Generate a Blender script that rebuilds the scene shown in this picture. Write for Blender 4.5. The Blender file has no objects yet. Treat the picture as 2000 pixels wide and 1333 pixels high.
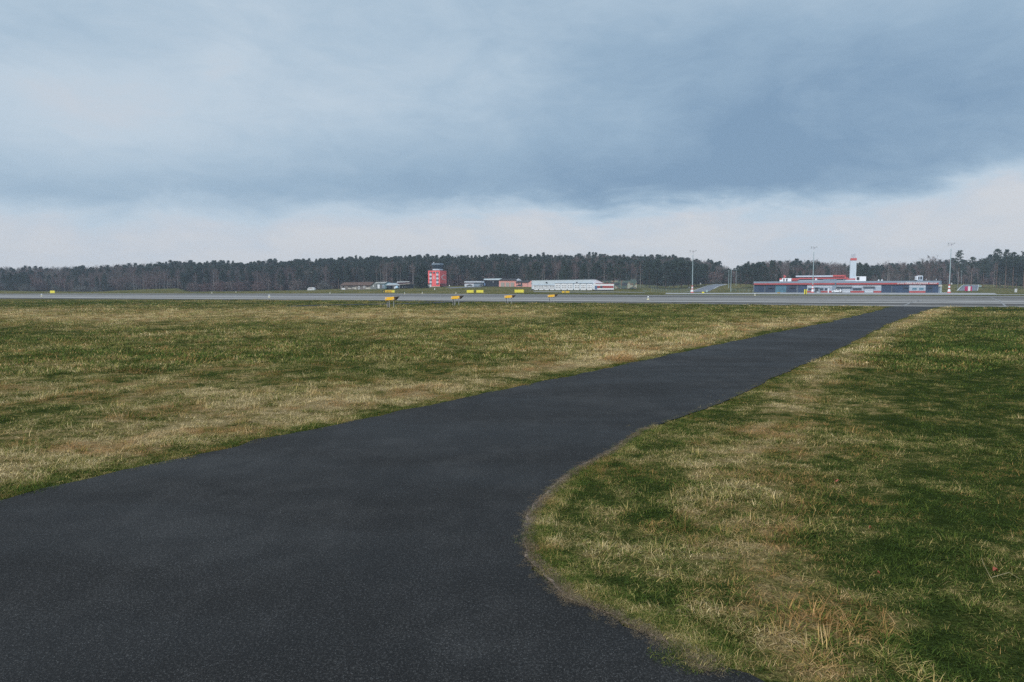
import bpy, math, random
import numpy as np
from mathutils import Vector, Matrix
random.seed(7); rng = np.random.default_rng(7)
R = math.radians
scene = bpy.context.scene
COL = scene.collection

# ------------------------------------------------------------------ camera
H = 1.70; F = 1333.3; TH = math.atan(101.5 / 1333.3); ct, st = math.cos(TH), math.sin(TH)
cam_d = bpy.data.cameras.new('camera'); cam = bpy.data.objects.new('camera', cam_d); COL.objects.link(cam)
cam.location = (0, 0, H); cam.rotation_euler = (math.pi / 2 - TH, 0, 0)
cam_d.sensor_width = 36; cam_d.lens = 24; cam_d.clip_end = 6000; cam_d.clip_start = 0.1
scene.camera = cam

def ray(px, py):
    u = (px - 1000) / F; v = (666.5 - py) / F
    return u, ct + v * st, -st + v * ct
def at(px, py, Y):                      # the point at world depth Y seen in that direction
    a, b, c = ray(px, py); t = Y / b
    return Vector((a * t, Y, H + c * t))
def project(x, y, z=0.0):               # numpy ok
    zz = z - H; d = y * ct - zz * st
    return 1000 + F * x / d, 666.5 - F * (y * st + zz * ct) / d

# ------------------------------------------------------------------ terrain (a gently rising field behind a flat runway)
TAB = np.array([  # bearing key, row at 290 m, 340 m, 400 m, tree tops
 (-600,572.8,569,568,522),(0,571,569,568,521),(100,572,570.5,570,522),(200,572.5,571,570,519),(230,571.5,568.5,568,517),
 (300,571,565,566,514),(350,570.5,563.5,566,512),(372,572,571,570,512),(500,571.5,570,569,512),(600,570,568,567,509),
 (700,568,565.5,564,503),(800,567,562.5,560,501),(850,566.5,561,560,500),(950,566,560,558,499),(1035,567,560,557,498),
 (1045,567.5,562,557,497),(1195,568,562,556,497),(1250,570,563,556,498),(1300,572.5,568,560,499),(1340,572.8,570,557,503),
 (1400,572.8,570,555,512),(1430,572.8,570,554,524),(1465,572.8,571,556,512),(1500,572.8,571.7,560,509),(1600,572.8,571.7,560,509),
 (1700,572.8,571.7,560,517),(1760,572.8,571.7,560,514),(1810,572.8,571.7,558,508),
 (1850,572.8,571.7,556,509),(1880,572.8,569,555,512),(1940,572.8,566,557,503),(2000,572.8,566,560,500),(2600,572.8,566,560,500)], float)
FAR = np.array([(-600,573.8),(0,573.9),(320,573.7),(640,573.7),(820,574.0),(1020,575.2),(1240,576.5),(1480,577.8),(2000,578.5),(2600,578.8)], float)
NEAR = np.array([(-600,580),(0,584.2),(320,585.6),(640,587.5),(820,589.2),(1020,591),(1240,593.2),(1440,595.4),(1700,598.6),(2000,600.6),(2600,604)], float)
def hrow(row, Y): return H + (565.0 - row) * Y / F
def yrow(row): return F * H / (row - 565.0)
def terrain(x, y):
    x = np.asarray(x, float); y = np.asarray(y, float)
    ys = np.maximum(y, 1.0)
    k = 1000 + F * x / ys
    yf = yrow(np.interp(k, FAR[:, 0], FAR[:, 1])) + 3
    z1 = hrow(np.interp(k, TAB[:, 0], TAB[:, 1]), 290); z1 = np.where(z1 < 0.1, 0, z1)
    z2 = hrow(np.interp(k, TAB[:, 0], TAB[:, 2]), 340); z2 = np.where(z2 < 0.1, 0, z2)
    z3 = hrow(np.interp(k, TAB[:, 0], TAB[:, 3]), 400)
    z4 = hrow(np.interp(k, TAB[:, 0], TAB[:, 4]), 540) - 13.5
    z4 = np.maximum(z4, z3)
    def L(a, b, t): t = np.clip(t, 0, 1); return a + (b - a) * (t * t * (3 - 2 * t) * .5 + t * .5)
    z = np.where(ys < 290, L(0, z1, (ys - yf) / np.maximum(290 - yf, 5)),
        np.where(ys < 340, L(z1, z2, (ys - 290) / 50), np.where(ys < 400, L(z2, z3, (ys - 340) / 60), L(z3, z4, (ys - 400) / 140))))
    return np.where(y > 1, z, 0.0)
def T(x, y): return float(terrain(x, y))
def G(px, py):                          # where the line of sight meets the land
    a, b, c = ray(px, py); c0 = c / b
    lo = 1.5; Y = 1.5
    while Y < 560:
        if H + c0 * Y < T(a / b * Y, Y): break
        lo = Y; Y *= 1.02
    hi = Y
    for _ in range(24):
        m = (lo + hi) / 2
        if H + c0 * m < T(a / b * m, m): hi = m
        else: lo = m
    return Vector((a / b * hi, hi, T(a / b * hi, hi)))

# ------------------------------------------------------------------ node helper
class E:
    def __init__(s, nt, sock): s.nt, s.s = nt, sock
    def _m(s, op, *o, clamp=False):
        n = s.nt.nodes.new('ShaderNodeMath'); n.operation = op; n.use_clamp = clamp
        for i, v in enumerate((s,) + o):
            if isinstance(v, E): s.nt.links.new(v.s, n.inputs[i])
            else: n.inputs[i].default_value = v
        return E(s.nt, n.outputs[0])
    def __add__(s, o): return s._m('ADD', o)
    __radd__ = __add__
    def __sub__(s, o): return s._m('SUBTRACT', o)
    def __rsub__(s, o): return (s * -1) + o
    def __mul__(s, o): return s._m('MULTIPLY', o)
    __rmul__ = __mul__
    def __truediv__(s, o): return s._m('DIVIDE', o)
    def pw(s, o): return s._m('POWER', o)
    def clamp(s): return s._m('ADD', 0.0, clamp=True)
    def ss(s, a, b):
        n = s.nt.nodes.new('ShaderNodeMapRange'); n.interpolation_type = 'SMOOTHSTEP'
        s.nt.links.new(s.s, n.inputs[0]); n.inputs[1].default_value = a; n.inputs[2].default_value = b
        return E(s.nt, n.outputs[0])
def noise(nt, vec, scale, detail=3, rough=.55, dist=0):
    n = nt.nodes.new('ShaderNodeTexNoise'); n.inputs['Scale'].default_value = scale
    n.inputs['Detail'].default_value = detail; n.inputs['Roughness'].default_value = rough; n.inputs['Distortion'].default_value = dist
    nt.links.new(vec.s if isinstance(vec, E) else vec, n.inputs['Vector']); return E(nt, n.outputs['Fac'])
def mapping(nt, vec, scale=(1, 1, 1), rot=(0, 0, 0), loc=(0, 0, 0)):
    n = nt.nodes.new('ShaderNodeMapping'); n.inputs['Scale'].default_value = scale; n.inputs['Rotation'].default_value = rot
    n.inputs['Location'].default_value = loc
    nt.links.new(vec.s if isinstance(vec, E) else vec, n.inputs['Vector']); return E(nt, n.outputs[0])
def ramp(nt, fac, stops):
    n = nt.nodes.new('ShaderNodeValToRGB'); e = n.color_ramp.elements
    while len(e) < len(stops): e.new(.5)
    for i, (p, c) in enumerate(stops): e[i].position = p; e[i].color = (*c, 1)
    nt.links.new(fac.s, n.inputs[0]); return E(nt, n.outputs[0])
def mix(nt, f, a, b, mode='MIX'):
    n = nt.nodes.new('ShaderNodeMix'); n.data_type = 'RGBA'; n.blend_type = mode
    for v, i in ((f, 0), (a, 6), (b, 7)):
        if isinstance(v, E): nt.links.new(v.s, n.inputs[i])
        else: n.inputs[i].default_value = v if i == 0 else (*v, 1)
    return E(nt, n.outputs[2])
def new_mat(name):
    m = bpy.data.materials.new(name); m.use_nodes = True; nt = m.node_tree
    b = nt.nodes['Principled BSDF']; return m, nt, b
def geo_pos(nt): return E(nt, nt.nodes.new('ShaderNodeNewGeometry').outputs['Position'])
def bump(nt, b, h, strength, dist):
    n = nt.nodes.new('ShaderNodeBump'); n.inputs['Strength'].default_value = strength; n.inputs['Distance'].default_value = dist
    nt.links.new(h.s, n.inputs['Height']); nt.links.new(n.outputs[0], b.inputs['Normal'])
def lin(r, g, b):
    f = lambda c: (c / 255 / 12.92) if c < 10 else ((c / 255 + .055) / 1.055) ** 2.4
    return f(r), f(g), f(b)
MATS = {}
def pm(name, col, rough=.6, var=.12, scale=.8, metal=0, streak=False):
    if name in MATS: return MATS[name]
    m, nt, b = new_mat(name); tc = nt.nodes.new('ShaderNodeTexCoord')
    v = E(nt, tc.outputs['Object'])
    if streak: v = mapping(nt, v, (3, 3, .3))
    n = noise(nt, v, scale, 4); n2 = noise(nt, v, scale * 7, 2)
    f = (n * .7 + n2 * .3).ss(.3, .7)
    c = mix(nt, f, tuple(x * (1 - var) for x in col), tuple(min(1, x * (1 + var)) for x in col))
    nt.links.new(c.s, b.inputs['Base Color']); b.inputs['Roughness'].default_value = rough; b.inputs['Metallic'].default_value = metal
    MATS[name] = m; return m

# ------------------------------------------------------------------ mesh builder and scene objects
class MB:
    def __init__(s): s.v, s.f = [], []
    def add(s, vs, fs):
        o = len(s.v); s.v += [Vector(p) for p in vs]; s.f += [tuple(i + o for i in f) for f in fs]; return s
    def hexa(s, p):                      # 8 points: bottom 4, top 4
        return s.add(p, [(3, 2, 1, 0), (4, 5, 6, 7), (0, 1, 5, 4), (1, 2, 6, 5), (2, 3, 7, 6), (3, 0, 4, 7)])
    def box(s, x0, x1, y0, y1, z0, z1):
        return s.hexa([(x0, y0, z0), (x1, y0, z0), (x1, y1, z0), (x0, y1, z0), (x0, y0, z1), (x1, y0, z1), (x1, y1, z1), (x0, y1, z1)])
    def tube(s, a, b, r0, r1=None, n=8, cap=True):
        a, b = Vector(a), Vector(b); r1 = r0 if r1 is None else r1
        d = (b - a).normalized(); q = d.orthogonal().normalized(); w = d.cross(q)
        vs = [c + (q * math.cos(2 * math.pi * i / n) + w * math.sin(2 * math.pi * i / n)) * r for c, r in ((a, r0), (b, r1)) for i in range(n)]
        fs = [(i, (i + 1) % n, n + (i + 1) % n, n + i) for i in range(n)]
        if cap: fs += [tuple(range(n - 1, -1, -1)), tuple(range(n, 2 * n))]
        return s.add(vs, fs)
    def prism(s, prof, ax, d0, d1):      # prof: list of 2d points; ax 'y': (x,z) extruded along y
        n = len(prof)
        mk = (lambda p, d: (p[0], d, p[1])) if ax == 'y' else (lambda p, d: (d, p[0], p[1]))
        vs = [mk(p, d) for d in (d0, d1) for p in prof]
        return s.add(vs, [(i, (i + 1) % n, n + (i + 1) % n, n + i) for i in range(n)] + [tuple(range(n - 1, -1, -1)), tuple(range(n, 2 * n))])
    def dome(s, c, r, rz=None, n=10, m=4):
        rz = rz or r; vs = []; fs = []
        for j in range(m):
            a = math.pi / 2 * j / m
            vs += [(c[0] + r * math.cos(a) * math.cos(2 * math.pi * i / n), c[1] + r * math.cos(a) * math.sin(2 * math.pi * i / n), c[2] + rz * math.sin(a)) for i in range(n)]
        vs.append((c[0], c[1], c[2] + rz))
        for j in range(m - 1): fs += [(j * n + i, j * n + (i + 1) % n, (j + 1) * n + (i + 1) % n, (j + 1) * n + i) for i in range(n)]
        fs += [((m - 1) * n + i, (m - 1) * n + (i + 1) % n, m * n) for i in range(n)] + [tuple(range(n - 1, -1, -1))]
        return s.add(vs, fs)
    def mesh(s, name, m, off=(0, 0, 0), smooth=False, bev=0):
        me = bpy.data.meshes.new(name); o = Vector(off)
        me.from_pydata([tuple(p - o) for p in s.v], [], s.f); me.update()
        import bmesh
        bm = bmesh.new(); bm.from_mesh(me); bmesh.ops.recalc_face_normals(bm, faces=bm.faces[:])
        if bev: bmesh.ops.bevel(bm, geom=bm.edges[:], offset=bev, segments=2, affect='EDGES', clamp_overlap=True)
        bm.to_mesh(me); bm.free()
        if m: me.materials.append(m)
        if smooth: me.shade_smooth()
        return me
    def part(s, name, m, root=None, smooth=False, label=None, bev=0):
        o = bpy.data.objects.new(name, s.mesh(name, m, root_off(root), smooth, bev)); COL.objects.link(o)
        if root: o.parent = root
        if label: o['label'] = label
        return o
def root_off(r):
    o = Vector((0, 0, 0))
    while r is not None: o += r.location; r = r.parent
    return o
def tag(o, label=None, cat=None, group=None, kind=None):
    if label: o['label'] = label
    if cat: o['category'] = cat
    if group: o['group'] = group
    if kind: o['kind'] = kind
    return o
def thing(name, label, cat, loc=(0, 0, 0), group=None, rz=0):
    o = bpy.data.objects.new(name, None); COL.objects.link(o); o.location = loc; o.rotation_euler.z = rz
    o.empty_display_size = .3
    return tag(o, label, cat, group)
def dup(root, loc, rz=0, sc=None, label=None, group=None):
    def cp(o, par):
        c = o.copy(); COL.objects.link(c); c.parent = par
        for ch in o.children: cp(ch, c)
        return c
    r = cp(root, None); r.location = loc; r.rotation_euler.z = rz
    if sc is not None: r.scale = sc
    if label: r['label'] = label
    if group: r['group'] = group
    return r

class Fac:                               # an upright plane seen between two bearings
    def __init__(s, pa, YA, pb, YB, row=560):
        A = at(pa, row, YA); B = at(pb, row, YB); s.A = Vector((A.x, A.y, 0)); d = Vector((B.x - A.x, B.y - A.y, 0)); s.L = d.length
        s.e = d.normalized(); s.n = Vector((s.e.y, -s.e.x, 0)); s.row = row
    def S(s, px, off=0):
        a, b, c = ray(px, s.row); P = s.A + s.n * off
        # P + e*q = t*(a,b)
        det = s.e.x * -b + a * s.e.y
        q = (-(P.x) * -b - a * P.y) / det
        return q
    def Z(s, px, py, off=0):
        q = s.S(px, off); p = s.A + s.n * off + s.e * q; a, b, c = ray(px, py)
        return H + c / b * p.y
    def P(s, q, off, z): v = s.A + s.e * q + s.n * off; return Vector((v.x, v.y, z))
    def bz(s, mb, p0, p1, z0, z1, off=0, th=.2):
        a, b = s.S(p0, off), s.S(p1, off)
        P = s.P
        return mb.hexa([P(a, off, z0), P(b, off, z0), P(b, off - th, z0), P(a, off - th, z0), P(a, off, z1), P(b, off, z1), P(b, off - th, z1), P(a, off - th, z1)])
    def bp(s, mb, p0, r0, p1, r1, off=0, th=.2):      # rows top r0, bottom r1
        pm_ = (p0 + p1) / 2
        return s.bz(mb, p0, p1, s.Z(pm_, r1, off), s.Z(pm_, r0, off), off, th)
    def poly(s, mb, pts, off=0, th=.2):               # pts (px,row) outline with thickness
        q = [(s.S(p, off), s.Z(p, r, off)) for p, r in pts]; n = len(q)
        vs = [s.P(a, o, z) for o in (off, off - th) for a, z in q]
        return mb.add(vs, [(i, (i + 1) % n, n + (i + 1) % n, n + i) for i in range(n)] + [tuple(range(n - 1, -1, -1)), tuple(range(n, 2 * n))])

# ------------------------------------------------------------------ world: broken overcast
w = bpy.data.worlds.new('World'); scene.world = w; w.use_nodes = True; nt = w.node_tree
SUN_AZ, SUN_EL = R(-138), R(36)          # behind the camera, to the left
bg = nt.nodes['Background']
sky = nt.nodes.new('ShaderNodeTexSky'); sky.sky_type = 'NISHITA'; sky.sun_disc = False
sky.sun_elevation = SUN_EL; sky.sun_rotation = SUN_AZ; sky.dust_density = 2.0
tc = nt.nodes.new('ShaderNodeTexCoord'); D = E(nt, tc.outputs['Generated'])
sep = nt.nodes.new('ShaderNodeSeparateXYZ'); nt.links.new(D.s, sep.inputs[0])
dx, dy, dz = (E(nt, sep.outputs[i]) for i in range(3))
az = dx._m('ARCTAN2', dy); el = dz._m('ARCSINE')
Dm = mapping(nt, D, (1, 1, 1.9))
n1 = noise(nt, Dm, 2.2, 6, .52, .35); n2 = noise(nt, Dm, 5.5, 7, .58, .6); n3 = noise(nt, mapping(nt, D, (1, 1, 2.0), loc=(3, 1, 7)), 1.6, 5, .5, .2)
n4 = noise(nt, mapping(nt, D, (1, 1, 3.2), loc=(5, 2, 1)), 14, 6, .6, .8)
n5 = noise(nt, mapping(nt, D, (1, 1, 4.0), loc=(2, 9, 4)), 8, 5, .55, .5)
azw = az + (n1 - .5) * .22; elw = el + (n2 - .5) * .055 + (n3 - .5) * .05
def ang(px, py):
    a, b, c = ray(px, py); return math.atan2(a, b), math.asin(c / math.sqrt(a * a + b * b + c * c))
def blob(px, py, sx, sy, amp):
    a, e = ang(px, py); a1, _ = ang(px + sx, py); _, e1 = ang(px, py - sy)
    u = (azw - a) / abs(a1 - a); v = (elw - e) / abs(e1 - e)
    r = (u * u + v * v) * -1
    return r._m('EXPONENT') * amp
dark = el.ss(.055, .16) * .33 + .10
for b_ in [(1430, 310, 520, 140, .38), (1350, 200, 700, 200, .12), (1150, 375, 480, 52, .24), (1900, 190, 420, 260, .28), (1500, 80, 500, 160, .16), (150, 200, 330, 80, -.17),
           (560, 385, 330, 45, .22), (60, 375, 230, 45, .20), (1240, 225, 90, 60, -.10), (1950, 375, 130, 50, -.40),
           (620, 205, 500, 110, -.06), (820, 320, 300, 60, .14), (0, 0, 260, 120, .10), (160, 430, 160, 22, .12)]:
    dark = dark + blob(*b_)
# the heavy bank ends in a defined lower edge
edge = el - (az - .42).ss(0, .45) * .052 + (n2 - .5) * .075 + (n4 - .5) * .035 + (n5 - .5) * .06
low = edge.ss(.070, .138) * (az.ss(-.25, .10)) + (1 - az.ss(-.25, .10)) * edge.ss(.02, .14)
dark = dark * (low * .82 + .18)
dark = dark + (n2 - .5) * .50 + (n4 - .5) * .20 + (n1 - .5) * .40 + (n3 - .5) * .30 + (n5 - .5) * .3 * el.ss(.16, .04) + .03
dark = dark.clamp()
cl = ramp(nt, dark, [(0, lin(212, 215, 220)), (.13, lin(204, 211, 220)), (.32, lin(194, 210, 224)), (.52, lin(177, 198, 216)), (.75, lin(153, 179, 202)), (1, lin(128, 157, 185))])
gain = el.ss(.52, 1.2) * 1.2 + 1.0       # out-of-view sky overhead brightened to add light on the ground
below = el.ss(-.12, 0.0)
cl = mix(nt, 1.0, cl, mix(nt, below, (.25, .25, .22), (1, 1, 1)), 'MULTIPLY')
sc_ = nt.nodes.new('ShaderNodeVectorMath'); sc_.operation = 'SCALE'; nt.links.new(cl.s, sc_.inputs[0]); nt.links.new(gain.s, sc_.inputs['Scale'])
s2 = nt.nodes.new('ShaderNodeVectorMath'); s2.operation = 'SCALE'; nt.links.new(sky.outputs[0], s2.inputs[0]); s2.inputs['Scale'].default_value = .08
full = mix(nt, .95, E(nt, s2.outputs[0]), E(nt, sc_.outputs[0]))
nt.links.new(full.s, bg.inputs[0]); bg.inputs[1].default_value = .81

sd = bpy.data.lights.new('sun', 'SUN'); sd.energy = 2.0; sd.angle = R(10); sd.color = (1, .95, .88)
so = bpy.data.objects.new('sun', sd); COL.objects.link(so)
so.rotation_euler = Vector((math.sin(SUN_AZ) * math.cos(SUN_EL), math.cos(SUN_AZ) * math.cos(SUN_EL), math.sin(SUN_EL))).to_track_quat('Z', 'Y').to_euler()
scene.view_settings.view_transform = 'Standard'; scene.view_settings.look = 'None'; scene.view_settings.exposure = 0.30

# ------------------------------------------------------------------ outlines of the paved surfaces
def flat(px, py): g = G(px, py); return (g.x, g.y)
LE = [(-700, 1330), (-300, 1090), (0, 979), (130, 946), (270, 916), (455, 875), (560, 850), (700, 822), (900, 780), (1100, 738), (1180, 722), (1260, 704), (1380, 679), (1500, 653), (1600, 634), (1690, 613), (1735, 601), (1750, 598)]
RE = [(1540, 1360), (1510, 1338), (1460, 1316), (1400, 1294), (1385, 1303), (1378, 1314), (1350, 1296), (1297, 1258), (1210, 1214), (1140, 1184), (1105, 1174), (1084, 1146), (1050, 1112), (1034, 1094), (1024, 1064), (1031, 1009), (1058, 975), (1087, 950), (1100, 936), (1140, 910), (1192, 884), (1222, 862), (1252, 842), (1280, 832),
      (1300, 827), (1345, 812), (1388, 795), (1460, 766), (1508, 740), (1560, 717), (1600, 700), (1660, 672), (1700, 651), (1740, 631), (1790, 613), (1822, 602), (1850, 598)]
le = np.array([flat(*p) for p in LE]); re = np.array([flat(*p) for p in RE])
def rough_line(P, amp, step):            # resample and fray an edge
    d = np.r_[0, np.cumsum(np.hypot(*np.diff(P, axis=0).T))]; L = d[-1]
    s = [0.0]
    while s[-1] < L:
        x = np.interp(s[-1], d, P[:, 0]); y = np.interp(s[-1], d, P[:, 1]); s.append(s[-1] + step * max(1, math.hypot(x, y) / 4))
    s = np.array(s[:-1] + [L]); q = np.c_[np.interp(s, d, P[:, 0]), np.interp(s, d, P[:, 1])]
    k = rng.normal(0, 1, (len(q), 2)); k = k + np.roll(k, 1, 0) + np.roll(k, 2, 0); k[0] = k[-1] = 0
    return q + k / 3 * amp * np.maximum(1, np.hypot(q[:, 0], q[:, 1]) / 14)[:, None]
le_f = rough_line(le, .05, .05); re_f = rough_line(re, .032, .05)
path_poly = np.r_[le_f, re_f[::-1], [(3.2, 1.0), (3.4, -3), (-9, -3)]]
def fill(name, poly, z, m, lab=None):    # ear-clipped flat sheet
    from mathutils.geometry import tessellate_polygon
    pts = [Vector((p[0], p[1], 0)) for p in poly]; tris = tessellate_polygon([pts])
    me = bpy.data.meshes.new(name); me.from_pydata([(p[0], p[1], z) for p in poly], [], [tuple(t) for t in tris]); me.update()
    import bmesh
    bm = bmesh.new(); bm.from_mesh(me); bmesh.ops.recalc_face_normals(bm, faces=bm.faces[:])
    if sum(f.normal.z for f in bm.faces) < 0: bmesh.ops.reverse_faces(bm, faces=bm.faces[:])
    bm.to_mesh(me); bm.free(); me.materials.append(m)
    o = bpy.data.objects.new(name, me); COL.objects.link(o); return tag(o, kind='structure')
def inside(poly, x, y):
    r = np.zeros(len(x), bool); n = len(poly); j = n - 1
    for i in range(n):
        xi, yi = poly[i]; xj, yj = poly[j]
        if yi != yj:
            r ^= ((yi > y) != (yj > y)) & (x < (xj - xi) * (y - yi) / (yj - yi) + xi)
        j = i
    return r
def dist_line(P, x, y):
    d = np.full(len(x), 1e9)
    for a, b in zip(P[:-1], P[1:]):
        v = b - a; L = (v ** 2).sum() + 1e-12
        t = np.clip(((x - a[0]) * v[0] + (y - a[1]) * v[1]) / L, 0, 1)
        d = np.minimum(d, np.hypot(x - a[0] - t * v[0], y - a[1] - t * v[1]))
    return d
rw_near = np.array([flat(p, r) for p, r in NEAR]); rw_far = np.array([(F and flat(p, r)) for p, r in FAR])
rw_poly = np.r_[rw_near, rw_far[::-1]]
ap_near = [(1030, 573.2), (1240, 574.2), (1480, 575.2), (1700, 576.0), (2000, 576.6), (2600, 577)]
ap_far = [(1030, 572.0), (1200, 572.2), (1300, 572.3), (1440, 571.9), (1560, 571.6), (1700, 571.6), (1846, 571.4), (1941, 571.4), (1948, 575.4), (2000, 575.6), (2600, 575.8)]
apn = np.array([flat(*p) for p in ap_near]); apf = np.array([flat(*p) for p in ap_far])
ap_poly = np.r_[apn, apf[::-1]]
st_poly = np.array([flat(*p) for p in [(545, 600.0), (640, 597.4), (760, 595.2), (830, 594.0), (880, 591.8), (920, 590.2), (905, 589.6), (860, 590.4), (820, 592.0), (740, 593.8), (640, 595.8), (560, 598.4)]])
path_low = np.r_[le, re[::-1], [(3.2, 1.0), (3.4, -3), (-9, -3)]]

# ------------------------------------------------------------------ grass colour layout, worn into the ground
def vnoise(x, y, s, seed):
    r = np.random.default_rng(seed); g = r.random((64, 64)); u, v = x / s, y / s
    i, j = np.floor(u).astype(int), np.floor(v).astype(int); fu, fv = u - i, v - j; fu = fu * fu * (3 - 2 * fu); fv = fv * fv * (3 - 2 * fv)
    q = lambda a, b: g[a % 64, b % 64]
    return (q(i, j) * (1 - fu) + q(i + 1, j) * fu) * (1 - fv) + (q(i, j + 1) * (1 - fu) + q(i + 1, j + 1) * fu) * fv
def dryness(x, y):
    px, py = project(x, np.maximum(y, 1.0)); m = np.full(len(x), .46)
    dl = dist_line(le, x, y); dr = dist_line(re, x, y)
    right = (inside(np.r_[re, [(400, 60), (400, -20), (3.2, -20)]], x, y))
    left = ~right
    g = lambda v, c, s: np.exp(-((v - c) / s) ** 2)
    # left field
    far = np.clip((y - 12) / 30, 0, 1)
    ml = .42 + .28 * g(py, 616, 14) * (px < 1100) - .22 * g(py, 593, 4) - .10 * g(py, 680, 30) * (px < 700) + .10 * g(dl, 1.6, 1.3) * np.exp(-((y - 9) / 9) ** 2) + .30 * g(dl, 2.2, 1.6) * g(px, 1300, 260)
    ml += .25 * g(dl, .9, .6) - .35 * g(dl, 0, .28) - .12 * g(px, 1250, 250) * g(py, 612, 16)
    ml += .16 * g(px, 620, 260) * g(py, 790, 35) + .14 * g(px, 100, 220) * g(py, 900, 40)
    # right field
    cx = np.interp(py, [598, 640, 700, 800, 900, 960, 1050, 1200, 1333], [1850, 1745, 1640, 1530, 1440, 1400, 1420, 1500, 1600])
    wd = np.interp(py, [598, 700, 900, 1333], [25, 55, 95, 210])
    mr = .25 + .30 * g(px, cx, wd) - .10 * np.clip((px - cx - 150) / 150, 0, 1) + .12 * np.clip((py - 1000) / 300, 0, 1) - .06 * g(dr, .15, .4) + .25 * g(px, cx, wd) * (py < 720)
    mr += .10 * g(px, 1300, 160) * g(py, 1080, 100)
    m = np.where(left, ml, mr)
    m += (vnoise(x, y, 1.9, 1) - .5) * .26 + (vnoise(x + y * .4, y, 5.5, 2) - .5) * .28 + (vnoise(x, y, .55, 3) - .5) * .20
    m += (vnoise(x * .35 + 9, y, 3.0, 5) - .5) * .22 * far
    m = np.where(y > 240, .5 + (m - .5) * .5, m)
    return np.clip(m, 0, 1), dl, dr, right

# ------------------------------------------------------------------ ground sheet
def grass_tint(nt, macro, pos, rnd=None):
    a = noise(nt, pos, 1.3, 4, .6); b = noise(nt, pos, .33, 3)
    d = noise(nt, mapping(nt, pos, (1, 1.5, 1), rot=(0, 0, R(25))), 3.4, 4, .6)
    f = macro + (a - .5) * 1.25 + (b - .5) * .6 + (d - .5) * 1.5
    if rnd is not None: f = f + (rnd - .5) * .85
    return f
m_ground, nt, b = new_mat('ground_turf')
pos = geo_pos(nt)
at1 = nt.nodes.new('ShaderNodeAttribute'); at1.attribute_name = 'macro'; at2 = nt.nodes.new('ShaderNodeAttribute'); at2.attribute_name = 'litter'
fine = noise(nt, pos, 22, 5, .7); fr = noise(nt, pos, 5.5, 5, .7)
f = grass_tint(nt, E(nt, at1.outputs['Fac']), pos) + (fr - .5) * .55 + (fine - .5) * .4
c = ramp(nt, f.clamp(), [(0, (.034, .050, .014)), (.3, (.058, .074, .020)), (.48, (.13, .125, .040)), (.7, (.25, .19, .080)), (1, (.38, .29, .15))])
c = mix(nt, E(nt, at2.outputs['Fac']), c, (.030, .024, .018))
v2 = noise(nt, mapping(nt, pos, (1, 1, 1)), 60, 2, .6)
c = mix(nt, (v2 * 1.0).ss(.35, .62), mix(nt, .55, c, (0, 0, 0)), c)
nt.links.new(c.s, b.inputs['Base Color']); b.inputs['Roughness'].default_value = 1; b.inputs['Specular IOR Level'].default_value = .0
bump(nt, b, fine + fr, .9, .06)

rs = np.r_[0.0, np.geomspace(1.2, 60, 120), np.geomspace(61.5, 240, 70), np.linspace(243, 430, 80), np.geomspace(435, 890, 40)]
azs = np.unique(np.r_[np.linspace(-R(180), -R(50), 40), np.linspace(-R(50), R(50), 420), np.linspace(R(50), R(180), 40)[:-1]])
RR, AA = np.meshgrid(rs, azs, indexing='ij'); gx = (RR * np.sin(AA)).ravel(); gy = (RR * np.cos(AA)).ravel(); gz = terrain(gx, gy)
mac, dl, dr, rt = dryness(gx, gy)
paved = inside(path_low, gx, gy) | inside(rw_poly, gx, gy) | inside(ap_poly, gx, gy) | (inside(st_poly, gx, gy))
de = np.minimum(dl, dr); near = (gy < 55) & (gy > 0)
bmp = (vnoise(gx, gy, .9, 11) - .35) * .05 + (vnoise(gx, gy, .3, 12) - .3) * .02
gz = np.where(near & ~paved, gz + bmp * np.clip((de - .15) / .5, 0, 1), gz) 
nR, nA = RR.shape; idx = np.arange(nR * nA).reshape(nR, nA)
q = np.stack([idx[:-1, :], idx[1:, :], np.roll(idx, -1, 1)[1:, :], np.roll(idx, -1, 1)[:-1, :]], -1).reshape(-1, 4)
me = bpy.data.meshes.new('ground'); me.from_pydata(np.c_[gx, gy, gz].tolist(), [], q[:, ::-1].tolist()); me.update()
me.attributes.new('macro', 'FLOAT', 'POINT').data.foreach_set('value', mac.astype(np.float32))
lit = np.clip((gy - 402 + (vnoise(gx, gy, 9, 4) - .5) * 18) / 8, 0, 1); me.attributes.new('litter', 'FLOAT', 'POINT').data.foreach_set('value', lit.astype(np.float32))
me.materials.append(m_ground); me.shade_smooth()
if me.polygons[200].normal.z < 0: me.flip_normals()
o = bpy.data.objects.new('ground', me); COL.objects.link(o); tag(o, kind='structure')

# ------------------------------------------------------------------ paved surfaces
m_path, nt, b = new_mat('dark_asphalt'); pos = geo_pos(nt)
vo = nt.nodes.new('ShaderNodeTexVoronoi'); vo.inputs['Scale'].default_value = 150; nt.links.new(pos.s, vo.inputs['Vector'])
vd = E(nt, vo.outputs['Distance'])
sepc = nt.nodes.new('ShaderNodeSeparateColor'); nt.links.new(vo.outputs['Color'], sepc.inputs[0]); rc = E(nt, sepc.outputs[0])
big = noise(nt, pos, .55, 4, .6); midn = noise(nt, pos, 3.0, 4, .6); fn = noise(nt, pos, 130, 3, .7)
lanes = noise(nt, mapping(nt, pos, (1.6, .22, 1), rot=(0, 0, R(-38))), 1.1, 4, .6)
base = ramp(nt, (big * .45 + midn * .25 + lanes * .3).ss(.36, .64), [(0, (.0070, .0064, .0060)), (.5, (.0125, .0116, .0109)), (1, (.026, .0245, .0232))])
stone = (rc.ss(.60, 1.0)) * (1 - vd.ss(.22, .5)) * ((midn * .6 + big * .6).ss(.3, .9) * .8 + .35)
c = mix(nt, (stone * .8).clamp(), base, (.17, .17, .17))
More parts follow.
